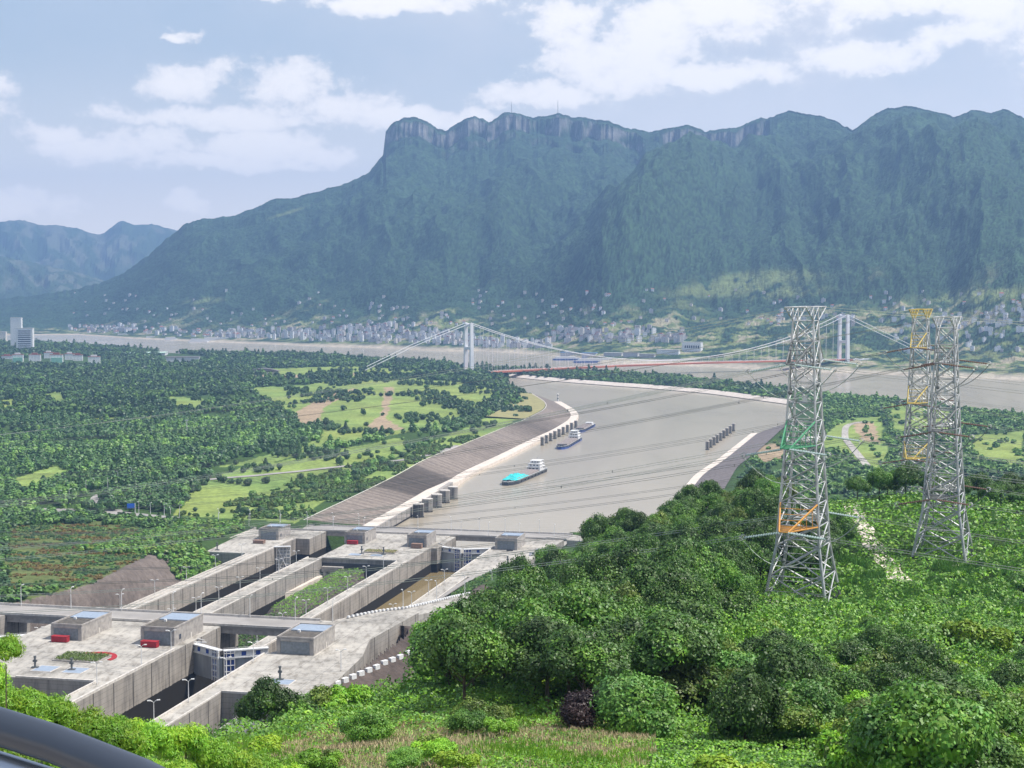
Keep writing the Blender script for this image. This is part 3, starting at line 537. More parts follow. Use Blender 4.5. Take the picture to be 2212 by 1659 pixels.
# road bridges over both heads
def road_bridge(name, s0, s1, t0, t1, z, spans, label, rails, wall):
    o = empty(name, L(s0, t0, z), label=label, cat='road bridge')
    import mathutils
    def sub(b, nm, m):
        q = b.build(nm, m, None); q.data.transform(mathutils.Matrix.Translation([-v for v in o.location])); q.parent = o; return q
    b = MB(); b.prism(R(s0, s1, t0, t1), z-.9, z+.2, L); sub(b, 'deck', M['asphalt'])
    for a, c in spans:
        g = MB()
        for k in range(5): ss = s0+.6+(s1-s0-1.8)*k/4; g.prism(R(ss, ss+.6, a, c), z-3.4, z-.9, L)
        sub(g, 'girder', M['house'])
    for ss in rails: b = MB().prism(R(ss-.25, ss+.25, t0, t1), z+.2, z+1.2, L); sub(b, 'parapet', M['coping'])
    for ss in (s0+2.2, s1-2.2): b = MB().prism(R(ss-.08, ss+.08, t0, t1), z+.204, z+.21, L); sub(b, 'road_line', M['line'])
    return o
road_bridge('road_bridge', -365, -346, -420, 24, NZ+.15, [(-16.9, 16.9), (-122.9, -93.1)], 'near concrete road bridge crossing both lock chambers in front of the green mound', (-345.8, -365.2), WN)
fb = road_bridge('road_bridge', 40.1, 63, -235, 64, FZ+.12, [(-19.4, 20.9), (-121.9, -80.6), (-230, -167.1)], 'far road bridge with lamp posts between the locks and the open channel', (63, 40.1), WF)
import mathutils
for t in (-225, -200, -184):
    for s0_ in (46, 55): q = MB().prism(R(s0_, s0_+3, t, t+2.5), -14, FZ-3.3, L).build('pier', M['house']); q.data.transform(mathutils.Matrix.Translation([-v for v in fb.location])); q.parent = fb
MB().prism([(40, 64), (63, 64.1), (63, 130), (36, 100)], 8, FZ+.1, L).build('road', M['deck'], kind='structure')
# shaded rear wall of the pit and its culvert openings
b = MB().prism(R(-66.3, -65.7, -77, -27), -14, FZ-2.5, L); b.build('retaining_wall', WP, label='blue-grey shaded concrete wall closing the pit behind the green mound', cat='wall')
b = MB().prism(R(-70, -66.4, -76, -62), 8.2, 11.4, L)
for t in (-75.2, -70.4, -65.6): b.prism(R(-69.5, -66.5, t, t+1.7), -10, 8.1, L)
b.build('culvert_portal', M['house'], label='concrete culvert portal on three columns in the pit behind the mound', cat='portal')
MB().prism(R(-66.9, -66.32, -76.8, -61), -6, 8, L).build('culvert_opening', M['dark'], label='black culvert opening between the portal columns', cat='opening')
MB().prism([(-135, -78.5), (-66.6, -78.5), (-75, -73.5), (-128, -75.5)], 1, 6.2, L, ).build('pale_slab', M['pale'], label='long pale sloping concrete slab at the left edge of the green mound', cat='slab')
MB().prism(R(-344, -66, -86, -28), -14, -6, L).build('pit_floor', M['rock'], kind='structure')

# right descending road, kerb blocks, hedge and stairs
def ribbon(name, A, B_, m, th=.5, n=40, **k):
    A = np.array(A, float); B_ = np.array(B_, float)
    def rs(P): c = np.concatenate([[0], np.cumsum(np.linalg.norm(np.diff(P, axis=0), axis=1))]); u = np.linspace(0, c[-1], n); return np.stack([np.interp(u, c, P[:, j]) for j in range(3)], 1)
    A = rs(A); B_ = rs(B_); v = [L(*p) for p in A]+[L(*p) for p in B_]+[L(p[0], p[1], p[2]-th) for p in A]+[L(p[0], p[1], p[2]-th) for p in B_]; f = []
    for i in range(n-1): f += [(i, i+1, n+i+1, n+i), (2*n+i, 3*n+i, 3*n+i+1, 2*n+i+1), (i, 2*n+i, 2*n+i+1, i+1), (n+i, n+i+1, 3*n+i+1, 3*n+i)]
    return MB().add(v, f).build(name, m, **k), A, B_
RA = [(-344,30,39.7),(-330,36,39.4),(-315,41,38.4),(-295,49,36.3),(-270,53.5,34),(-242,57.5,31.5),(-205,63,27.5),(-160,67,22.5),(-110,67,18.6),(-60,62,16.3)]
RB = [(-344,58,39.7),(-334,60,39.4),(-318,61.5,38.4),(-299,64,36.3),(-270,67,34),(-242,70,31.5),(-205,75,27.5),(-160,79,22.5),(-110,79,18.6),(-60,76,16.3)]
ribbon('road', RA, RB, M['deck'], th=9, kind='structure')
_, a_, b_ = ribbon('road_kerb', [(p[0], p[1]-.2, p[2]+.3) for p in RA], [(p[0], p[1]+.25, p[2]+.3) for p in RA], M['coping'], th=.6, kind='structure')
ribbon('stairs', [(-182, 31.5, 16.4), (-140, 31.5, 16.5), (-108, 33, 16.5)], [(-182, 35, 18), (-140, 36.5, 18), (-108, 38, 17)], M['house'], kind='structure')
blk = MB().box(-.75, .75, -.45, .45, 0, .85); blk = blk.build('kerb_block', M['white'])
tag(blk, 'small white kerb block along the curving road', 'kerb block', 'white kerb blocks along the curving road')
c = np.concatenate([[0], np.cumsum(np.linalg.norm(np.diff(a_, axis=0), axis=1))]); first = True
for d in np.arange(8, 150, 2.9):
    s_, t_, z_ = [np.interp(d, c, a_[:, j]) for j in range(3)]; p = L(s_, t_+1.2, z_)
    if first: blk.location = p; blk.rotation_euler[2] = 1.1; first = False
    else: o = copy_tree(blk, None, p, 1.1)
first = None
c0 = [(728,1480),(784,1457),(840,1432),(900,1408),(960,1380),(1000,1350)]
for i in range(15):
    px = 728+i*17; py = np.interp(px, *zip(*c0)); x, y, z = surf(px, py, 0, 300)
    if first is None:
        first = MB().box(-1.5, 1.5, -.8, .8, -.4, 1.5).build('barrier_block', M['white']); tag(first, 'large white block on the dark rock slope', 'barrier block', 'white blocks on the dark rock slope'); first.location = (x, y, z); first.rotation_euler[2] = .9
    else: copy_tree(first, None, (x, y, z), .9+.05*(i % 3))

# machine houses ---------------------------------------------------------------
def machine_house(s, t, z, w, d, h, label, door=True, window=False):
    """w across the lock, d along it; front faces the viewer (upstream)"""
    o = empty('machine_house', L(s, t, z), -TH, label=label, cat='machine house', group=None)
    b = MB(); b.box(0, w, 0, d, 0, h); b.build('wall', M['house'], o)
    b = MB(); e = .35
    for x0, x1, y0, y1 in [(-.15, w+.15, -.15, e), (-.15, w+.15, d-e, d+.15), (-.15, e, e, d-e), (w-e, w+.15, e, d-e)]: b.box(x0, x1, y0, y1, h+.002, h+.7)
    b.build('parapet', M['house'], o)
    b = MB().box(e, w-e, e, d*.52, h+.004, h+.12).build('roof', M['roofd'], o)
    MB().box(.8, w-.8, d*.54, d-.7, h+.006, h+.45).build('roof_sheet', M['solar'], o)
    MB().box(w*.3, w*.3+1.1, d*.42, d*.42+1, h+.13, h+1.1).build('vent', M['white'], o)
    if door: MB().box(w*.1, w*.88, -.12, .05, .25, h*.8).build('roller_door', M['door'], o)
    MB().box(-.12, w*.1-.2, -.3, -.003, 0, h-.5).build('pilaster', M['house'], o); MB().box(w*.9, w+.12, -.3, -.003, 0, h-.5).build('pilaster', M['house'], o)
    MB().box(w*.1, w*.9, -.35, -.003, h*.82, h-.3).build('lintel', M['house'], o)
    MB().box(w+.01, w+.12, d*.55, d*.55+1.1, .05, 2.3).build('side_door', M['coping'], o)
    if window: MB().box(w+.01, w+.1, d*.16, d*.16+1.8, 1.8, 3.9).build('window', M['win'], o)
    return o
HH = [(-405, -77, NZ, 14.3, 27, 6.3, 'leftmost near grey machine house with a red box by its roller door', 0),
      (-405, -35, NZ, 15.2, 29, 7.2, 'middle near grey machine house at the edge of the chamber, with square side windows', 1),
      (-408, 27.5, NZ, 16, 26, 6.6, 'near machine house right of the closed gate with a wide grey door', 0),
      (-5, -145.5, FZ, 14.5, 23, 7.2, 'far left machine house beside the raised white lattice gate leaf', 1),
      (-7, -82, FZ, 14.5, 25, 7.2, 'far machine house with a dull red box before it and bright concrete behind', 1),
      (-11, -36, FZ, 13.5, 24, 7.6, 'far machine house on the island edge with a brown box before its door', 0),
      (-8, 24.5, FZ, 15, 25, 7.2, 'farthest right machine house with a dark car parked before its door', 0)]
for s, t, z, w, d, h, lb, wi in HH: machine_house(s, t, z+.12, w, d, h, lb, window=bool(wi))
def box_thing(name, s, t, z, w, d, h, m, label, cat, cover=True):
    o = empty(name, L(s, t, z+.12), -TH, label=label, cat=cat); MB().box(0, w, 0, d, .15, h).build('body', M[m], o)
    MB().box(-.15, w+.15, -.15, d+.15, h+.002, h+.2).build('lid', M[m], o)
    MB().box(.3, .8, .2, d-.2, 0, .148).build('skid', M['steeld'], o); MB().box(w-.8, w-.3, .2, d-.2, 0, .148).build('skid', M['steeld'], o)
box_thing('container', -410, -74.3, NZ, 7.2, 2.6, 2.4, 'red', 'bright red box standing before the leftmost near machine house', 'container')
box_thing('container', -410.5, -32.6, NZ, 7.2, 2.6, 2.5, 'red', 'bright red box standing before the middle near machine house', 'container')
box_thing('container', -11, -79, FZ, 7.2, 2.6, 2.4, 'red', 'dull red box before the far machine house with bright concrete behind', 'container')
box_thing('container', -17, -31.5, FZ, 7, 4, 3, 'brown', 'brown box before the far machine house on the island edge', 'container')
box_thing('container', -22, -143, FZ, 7.5, 4.5, 2, 'brown', 'flat brown box on the left platform before its machine house', 'container')
# flower bed and red ring on the near island
o = empty('flower_bed', L(-441, -58, NZ+.1), -TH, label='square green flower bed with an arched red band on the near lock island', cat='flower bed')
MB().box(1, 21, 1, 14, .02, .5).build('planter_edge', M['house'], o)
b = MB(); n = 24
ring = [(15+9.5*math.cos(a), 9+10*math.sin(a)) for a in [math.pi*(-.08+1.0*i/n) for i in range(n+1)]]; inner = [(15+7.5*math.cos(a), 9+7.2*math.sin(a)) for a in [math.pi*(-.08+1.0*i/n) for i in range(n+1)]]
b.prism(ring+inner[::-1], .04, .3); b.build('red_band', M['red'], o)
def tuft(o, x0, x1, y0, y1, z, n, m, seed, nm='hedge', hh=1.):
    r_ = np.random.default_rng(seed); c_ = np.stack([r_.uniform(x0, x1, n), r_.uniform(y0, y1, n), z+r_.random(n)*hh], 1); V_ = []
    nn = r_.normal(size=(n, 3))*.6+np.array((0, 0, .6)); nn /= np.linalg.norm(nn, axis=1)[:, None]; t_ = np.cross(nn, r_.normal(size=(n, 3))); t_ /= np.linalg.norm(t_, axis=1)[:, None]; b_ = np.cross(nn, t_); a_ = r_.uniform(.18, .35, n)[:, None]
    V_ = np.stack([c_-t_*a_, c_+b_*a_*.7, c_+t_*a_, c_-b_*a_*.7], 1).reshape(-1, 3); q_ = link(nm, np_mesh(nm, V_, np.arange(4*n).reshape(n, 4)), m); q_.parent = o
tuft(o, 1.5, 20.5, 1.5, 13.5, .5, 3000, LF['olive'], 31)
for nm, s, t, z, w, d, lb in [('floor_grating', -457, -57, NZ, 9, 9, 'pale grating panel in the deck at the left end of the flower bed'), ('floor_grating', -457, -44, NZ, 9, 9, 'pale grating panel in the deck at the right end of the flower bed'),
                              ('floor_grating', -455, 41, NZ, 10, 8, 'pale grating panel on the right platform beside the black hoist'), ('floor_grating', -52, -65, FZ, 9, 8, 'pale grating by the brown planter, left one'), ('floor_grating', -52, -50, FZ, 9, 8, 'pale grating by the brown planter, right one')]:
    o = empty(nm, L(s, t, z+.13), -TH, label=lb, cat='grating'); MB().box(0, w, 0, d, 0, .15).build('frame', M['coping'], o); MB().box(.5, w-.5, .5, d-.5, .152, .2).build('panel', M['solar'], o)
o = empty('planter', L(-40, -58, FZ+.12), -TH, label='long low brown planter with dry shrubs on the far lock island', cat='planter'); MB().box(0, 22, 0, 10, 0, .6).build('box', M['house'], o); tuft(o, .5, 21.5, .5, 9.5, .6, 1800, M['straw'], 32, 'dry_shrubs', .5); tuft(o, .5, 21.5, .5, 9.5, .6, 900, LF['olive'], 33, 'shrubs', .7)
def hoist(s, t, z, h, lb):
    o = empty('hoist_post', L(s, t, z+.12), 0, label=lb, cat='hoist'); MB().box(-1.4, 1.4, -.9, .9, 0, .5).build('base', M['steeld'], o); MB().tube((0, 0, .5), (0, 0, h), .42, 8).build('post', M['steeld'], o)
    MB().box(-.8, .8, -.5, .5, h*.55, h*.7).build('motor', M['steeld'], o); MB().tube((0, 0, h-.4), (0, 0, h+.25), .6, 8).build('cap', M['steeld'], o)
hoist(-452, -57.5, NZ, 4.6, 'dark green hoist post at the left corner of the flower bed'); hoist(-452, -41.5, NZ, 4.6, 'dark green hoist post at the right corner of the flower bed')
hoist(-448, 44.5, NZ, 5.2, 'black hoist post on the right near platform'); hoist(-45, -57, FZ, 5, 'dark post at the left end of the brown planter'); hoist(-45, -42, FZ, 5, 'dark post at the right end of the brown planter')
hoist(-52, -156, FZ, 5, 'dark post on the left box-shaped platform'); hoist(-60, 45, FZ, 5, 'dark post on the farthest right platform near the trees')

# mitre gates --------------------------------------------------------------------
def gate(s, tl, tr, z, apex, ztop, zbot, label):
    tm = (tl+tr)/2; o = empty('lock_gate', L(s, tm, zbot), 0, label=label, cat='lock gate'); off = [-v for v in o.location]
    def sub(b, nm, m, par=None):
        q = b.build(nm, M[m]); q.data.transform(mathutils.Matrix.Translation(off)); q.parent = par or o; return q
    for sg, ta in ((-1, tl), (1, tr)):
        s1, t1, s2, t2 = s, ta, s-apex, tm+sg*.15; dx, dy = s2-s1, t2-t1; l = math.hypot(dx, dy); ux, uy = dx/l, dy/l; nx, ny = -uy*1.0, ux*1.0
        if nx > 0: nx, ny = -nx, -ny           # towards the viewer
        def P(a, o1, o2): return [(s1+ux*a[0]+nx*o1, t1+uy*a[0]+ny*o1), (s1+ux*a[1]+nx*o1, t1+uy*a[1]+ny*o1), (s1+ux*a[1]+nx*o2, t1+uy*a[1]+ny*o2), (s1+ux*a[0]+nx*o2, t1+uy*a[0]+ny*o2)]
        lf = sub(MB().prism(P((0, l), 0, 1.6), zbot, ztop-3.2, L), 'gate_leaf', 'gate')
        sub(MB().prism(P((0, l), -.3, 2.3), ztop-.5, ztop, L), 'walkway', 'white', lf)
        sub(MB().prism(P((0, l), 1.61, 2.4), ztop-3.5, ztop-3.0, L), 'rim_beam', 'white', lf)
        sub(MB().prism(P((0, l*.74), .2, 1.5), ztop-3.19, ztop-.51, L), 'upper_panel', 'white', lf)
        for k in range(7):
            a = l*.76+l*.035*k
        b = MB()
        for a in (l*.75, l*.84, l*.93, l-.35): b.prism(P((a, a+.3), 1.62, 2.3), zbot, ztop-.51, L)
        for zz in np.arange(zbot+1.5, ztop-1, 2.6): b.prism(P((l*.75, l-.05), 1.63, 2.35), zz, zz+.28, L)
        sub(b, 'truss', 'white', lf)
        sub(MB().prism(P((l*.755, l-.1), 1.605, 1.618), zbot, ztop-.6, L), 'recess', 'blue', lf)
        for a in (l*.18, l*.5): sub(MB().prism(P((a, a+1.9), 1.55, 1.62), ztop-2.7, ztop-.9, L), 'sign_panel', 'blue', lf)
        b = MB(); ps = [P((l*k/9, l*k/9+.01), 2.2, 2.2)[0] for k in range(10)]
        for p in ps: b.tube(L(p[0], p[1], ztop), L(p[0], p[1], ztop+1.1), .05, 4)
        b.tube(L(*ps[0], ztop+1.1), L(*ps[-1], ztop+1.1), .05, 4); b.tube(L(*ps[0], ztop+.6), L(*ps[-1], ztop+.6), .04, 4); sub(b, 'handrail', 'white', lf)
    b = MB(); b.tube(L(s-1, tl-6, ztop+.4), L(s-.5, tl+5, ztop+.5), .25, 6); b.box(0, 0, 0, 0, 0, 0) if False else None
    for k in range(6): b.tube(L(s+2+k, tl-3+k*.8, ztop-.5), L(s+1-k*.4, tl+1+k*.5, ztop+1.6), .18, 5)
    sub(b, 'drive_rod', 'white'); return o
gate(-392, -16, 17, NZ, 9.5, NZ-1.2, NZ-14.5, 'closed near mitre gate with white top walkway and small blue panels')
gate(6, -19.5, 21, FZ, 9, FZ-1.2, -2, 'closed far right mitre gate with white rim and blue panels')
gate(-392, -123, -93, NZ, 9, NZ-1.2, NZ-14.5, 'white topped mitre gate at the left picture edge')
# open lattice leaf of the left chamber
o = empty('gate_leaf', L(-28, -121, 0), 0, label='raised white lattice gate leaf standing in the left chamber', cat='gate leaf'); off = [-v for v in o.location]
def sb(b, nm, m):
    q = b.build(nm, M[m]); q.data.transform(mathutils.Matrix.Translation(off)); q.parent = o
b = MB(); S0 = lambda a: (-34+a*.35, -121.3+a*.94)
for a in (0, 2.3, 4.6, 6.9, 9.2): b.tube(L(*S0(a), -1), L(*S0(a), FZ+.5), .22, 4)
for z in np.arange(0, FZ+.6, 2.3): b.tube(L(*S0(0), z), L(*S0(9.2), z), .22, 4)
sb(b, 'lattice', 'white'); b = MB(); b.tube(L(*S0(.8), -1), L(*S0(8.4), FZ), .34, 4); b.tube(L(*S0(8.4), -1), L(*S0(.8), FZ), .34, 4); sb(b, 'cross_brace', 'white')
b = MB(); b.prism([(-33.6, -121), (-30.4, -112.4), (-29.4, -112.8), (-32.6, -121.4)], -1, FZ+.2, L); sb(b, 'skin_plate', 'gate')
b = MB(); b.prism([(-36, -122), (-32.6, -111.6), (-30, -112.4), (-33.4, -122.6)], FZ+.5, FZ+1.1, L); sb(b, 'top_walkway', 'white')
# gate pier between leaf and bridge
block('gate_pier', [R(5, 40, -121.9, -112)], -14, FZ, WF, 'tall grey gate pier right of the white lattice leaf', 'pier')
block('gate_pier', [R(-10, 39.9, -19.4, -15.5)], -14, FZ-.5, WF, 'short gate pier with machinery left of the far right gate', 'pier')

# lamps ---------------------------------------------------------------------------
def lamp(double, h):
    o = empty('lamp_post'); b = MB().tube((0, 0, 0), (0, 0, h), .19, 6, .13); b.build('pole', M['white'], o); MB().tube((0, 0, 0), (0, 0, .5), .28, 6).build('base', M['coping'], o)
    for sg in ((1, -1) if double else (1,)):
        a = MB().path([(0, 0, h-.3), (sg*.5, 0, h+.35), (sg*1.3, 0, h+.6)], .11).build('arm', M['steel'], o); MB().box(sg*1.0, sg*2.2, -.28, .28, h+.48, h+.8).build('lamp_head', M['white'], a)
    return o
lp1 = lamp(False, 9.5); lp2 = lamp(True, 8.)
used = {1: False, 2: False}
def put_lamp(k, s, t, z, label, group, rz=0.):
    src = lp1 if k == 1 else lp2; p = L(s, t, z)
    o = src if not used[k] else copy_tree(src); used[k] = True
    o.location = p; o.rotation_euler[2] = rz; o.name = 'lamp_post' ; tag(o, label, 'street lamp', group)
for i, t in enumerate((-244,-205,-180,-156,-135,-115,-95,-72,-50,-25,-4,15,40)): put_lamp(1, 62.3, t, FZ+.3, 'lamp post on the channel side of the far bridge', 'lamps on the far side of the far road bridge', -1.8)
for i, t in enumerate((-196,-172,-148,-127,-107,-84,-12,8,30,55)): put_lamp(1, 41, t, FZ+.3, 'lamp post on the lock side of the far bridge', 'lamps on the near side of the far road bridge', 1.3)
for i, t in enumerate((-150, -126, -100, -74, -48, -34, -10, 12, 30)): put_lamp(1, -346.6, t, NZ+.3, 'tall lamp post along the near road bridge', 'lamps along the near road bridge', 1.2)
for s in range(-330, -70, 30): put_lamp(2, s, -85.5, FZ+.1, 'double-armed lamp post on the wall left of the mound', 'lamps on the wall left of the mound', .4)
for s in range(-335, -80, 34): put_lamp(2, s, -25.5, FZ+.1, 'double-armed lamp post on the wall right of the mound', 'lamps on the wall right of the mound', .4)
for s in range(-335, -100, 34): put_lamp(2, s, 23, FZ+.1, 'lamp post beside the brown chamber water', 'lamps right of the brown chamber water', .4)
for s in range(-325, -60, 42): put_lamp(2, s, -129.5, FZ+.1, 'double-armed lamp post on the outer left lock wall', 'lamps on the outer left lock wall', .4)
for s, t, lb in [(-486, 24, 'double-armed lamp post nearest the camera on the right lock wall'), (-452, 24, 'double-armed lamp post halfway along the right lock wall edge'), (-425, 24, 'double-armed lamp post beside the closed near gate'),
              (-515, 24.5, 'double-armed lamp post just above the bright leaves by the chamber'), (-470, -21, 'double-armed lamp post at the corner of the shaded pool'), (-440, -17.5, 'double-armed lamp post on the near island edge'),
              (-413, -17.5, 'double-armed lamp post before the middle near machine house'), (-500, -62, 'double-armed lamp post rising before the shaded pool wall'), (-430, 63, 'thin lamp post at the rocky edge of the right platform')]: put_lamp(2, s, t, NZ+.1, lb, None, .3)
for s, t, z in [(-300, 50, 36), (-262, 56, 33.4), (-225, 61, 29.5), (-185, 66, 25)]: put_lamp(1, s, t-1, z, 'single-armed lamp post beside the curving road', 'lamps along the curving road', 2.)

# quay wall, mooring dolphins, beacon ---------------------------------------------------------
Q = resample(WL[:5], 6); b = MB(); Q = [q for q in Q if q[1] < 1440]; n = len(Q)
v = [(x+.8, y, 8.15) for x, y in Q]+[(x+.8, y, -6) for x, y in Q]+[(x-3, y, 8.15) for x, y in Q]; b.add(v, [(i, i+1, n+i+1, n+i) for i in range(n-1)]+[(i, 2*n+i, 2*n+i+1, i+1) for i in range(n-1)])
b.build('quay_wall', wallmat('quay_concrete', 1.5, (.30, .28, .26), (.2, .19, .175)), label='weathered concrete quay wall along the left side of the channel by the far bridge', cat='quay wall')
def dolphin(x, y, h, w, label, group, src=[None, None]):
    k = 0 if w > 6 else 1
    if src[k] is None:
        o = empty('mooring_dolphin'); n = 10; b = MB()
        p = [(w/2*math.cos(2*math.pi*i/n), w/2*.8*math.sin(2*math.pi*i/n)) for i in range(n)]; b.prism(p, -6, h-.8); b.build('column', WQ, o); MB().prism([(a*1.05, c*1.05) for a, c in p], h-.799, h).build('cap', M['coping'], o)
        MB().box(-.4, .4, -w*.44, -w*.4, 0, h-1).build('ladder', M['steeld'], o); src[k] = o
    else: o = copy_tree(src[k])
    o.location = (x, y, 0); tag(o, label, 'mooring dolphin', group)
WQ = wallmat('dolphin_concrete', .8, (.26, .245, .225), (.17, .16, .15), joint=400)
for i, (px, py) in enumerate([(1145,1345),(1090,1370),(1037,1398),(977,1430),(918,1465)]):
    x, y, z = at((1000+px*.5425)/1.649, (1050+py*.5425)/1.649, 0); dolphin(x-2, y+4, 11.5, 9.2, 'thick round mooring pillar beside the quay', 'thick mooring pillars by the quay')
for i in range(9):
    px = 1718+27.5*i; py = 990-14.2*i; x, y, z = at((1000+px*.5425)/1.649, (1050+py*.5425)/1.649, 0); dolphin(x, y+2, 10.5, 4.6, 'slim mooring pillar by the bend of the path', 'slim mooring pillars by the bend')
for i in range(9):
    px = 601+16.6*i; py = 862-12*i; x, y, z = at((2100+px*.69982)/1.649, (1000+py*.69982)/1.649, 0); dolphin(x, y+2, 11, 4.7, 'slim mooring pillar in the row off the right bank', 'slim mooring pillars off the right bank')
x, y, z = at(1205, 866, 16); o = empty('beacon', (x, y, 15.5), label='black and white banded beacon on the bend of the channel', cat='beacon')
MB().tube((0, 0, 0), (0, 0, 3), 1.5, 10).build('base', M['white'], o); MB().tube((0, 0, 3.01), (0, 0, 5.5), .9, 10).build('dark_band', M['steeld'], o); MB().tube((0, 0, 5.51), (0, 0, 8), .9, 10).build('white_band', M['white'], o); MB().tube((0, 0, 8.01), (0, 0, 9.5), .9, 10).build('dark_band', M['steeld'], o)
MB().sphere((0, 0, 10.8), 1.4).build('lantern', M['white'], o)
# ------------------------------------------------------------------ suspension bridge
def bridge():
    T1, T2 = np.array([-92., 3247.]), np.array([792., 3648.]); ax = T2-T1; span = np.linalg.norm(ax); ax /= span; tr = np.array([ax[1], -ax[0]]); W = 15.
    o = empty('suspension_bridge', (T1[0], T1[1], 0), label='white suspension bridge with red deck crossing the river', cat='bridge'); off = (-T1[0], -T1[1], 0)
    def sub(b, nm, m, par=None):
        q = b.build(nm, M[m]); q.data.transform(mathutils.Matrix.Translation(off)); q.parent = par or o; return q
    def P(u, w, z): p = T1+ax*u+tr*w; return (p[0], p[1], z)
    dz = lambda u: 13+10*u/span+5*math.sin(math.pi*np.clip(u/span, 0, 1)); tops = (119., 130.)
    for u, top in ((0, tops[0]), (span, tops[1])):
        b = MB(); t = empty('tower'); t.parent = o
        for w in (-W, W):
            b = MB(); lo = [P(u-4.2, w*1.12-3.6, 0), P(u+4.2, w*1.12-3.6, 0), P(u+4.2, w*1.12+3.6, 0), P(u-4.2, w*1.12+3.6, 0)]; hi = [P(u-3.4, w-2.8, 0), P(u+3.4, w-2.8, 0), P(u+3.4, w+2.8, 0), P(u-3.4, w+2.8, 0)]
            b.prism([p[:2] for p in lo], -8, top, taper=[p[:2] for p in hi]); sub(b, 'tower_leg', 'bridgew', t)
        for z0, z1 in ((top-8, top-2), (62, 68), (dz(u)-7, dz(u)-2)): sub(MB().prism([P(u-2.5, -W, 0)[:2], P(u+2.5, -W, 0)[:2], P(u+2.5, W, 0)[:2], P(u-2.5, W, 0)[:2]], z0, z1), 'cross_beam', 'bridgew', t)
    us = np.linspace(-20, span+20, 60); b = MB(); V = []
    for u in us:
        z = dz(u); V += [P(u, -12, z), P(u, 12, z), P(u, 12, z-3.2), P(u, -12, z-3.2)]
    n = len(us); b.add(V, [(4*i+k, 4*i+(k+1) % 4, 4*i+4+(k+1) % 4, 4*i+4+k) for i in range(n-1) for k in range(4)]); sub(b, 'deck', 'bridgered')
    b = MB(); 
    for w in (-12, 12): b.path([P(u, w, dz(u)+1.1) for u in us], .25)
    sub(b, 'railing', 'bridgew')
    mid = dz(span/2)+7
    def cz(u): x = u/span; return mid+(tops[0]+(tops[1]-tops[0])*x-mid)*(2*x-1)**2
    for w in (-W, W):
        sub(MB().path([P(u, w, cz(u)) for u in np.linspace(0, span, 60)], .75, 6), 'main_cable', 'bridgew')
        sub(MB().path([P(0, w, tops[0]), P(-125, w, tops[0]*.55+8), P(-262, w, 13)], .75, 6), 'main_cable', 'bridgew')
        sub(MB().path([P(span, w, tops[1]), P(span+130, w, 78), P(span+270, w, 22)], .75, 6), 'main_cable', 'bridgew')
    for i in range(1, 48):
        u = span*i/48
        for w in (-W, W): sub(MB().tube(P(u, w, cz(u)), P(u, w*.8, dz(u)), .22, 4, cap=False), 'hanger', 'bridgew')
    b = MB().prism([P(-275, -20, 0)[:2], P(-250, -20, 0)[:2], P(-250, 20, 0)[:2], P(-275, 20, 0)[:2]], 4, 20); sub(b, 'anchorage', 'pale')
    b = MB().prism([P(span+262, -20, 0)[:2], P(span+300, -20, 0)[:2], P(span+300, 20, 0)[:2], P(span+262, 20, 0)[:2]], 4, 30); sub(b, 'anchorage', 'pale')
    b = MB()
    for k in range(9): u = span+45+k*42; b.prism([P(u, -8, 0)[:2], P(u+4, -8, 0)[:2], P(u+4, 8, 0)[:2], P(u, 8, 0)[:2]], -6, 20)
    b.prism([P(span+20, -11, 0)[:2], P(span+420, -11, 0)[:2], P(span+420, 11, 0)[:2], P(span+20, 11, 0)[:2]], 20, 23.5); sub(b, 'approach_viaduct', 'bridgew')
bridge()

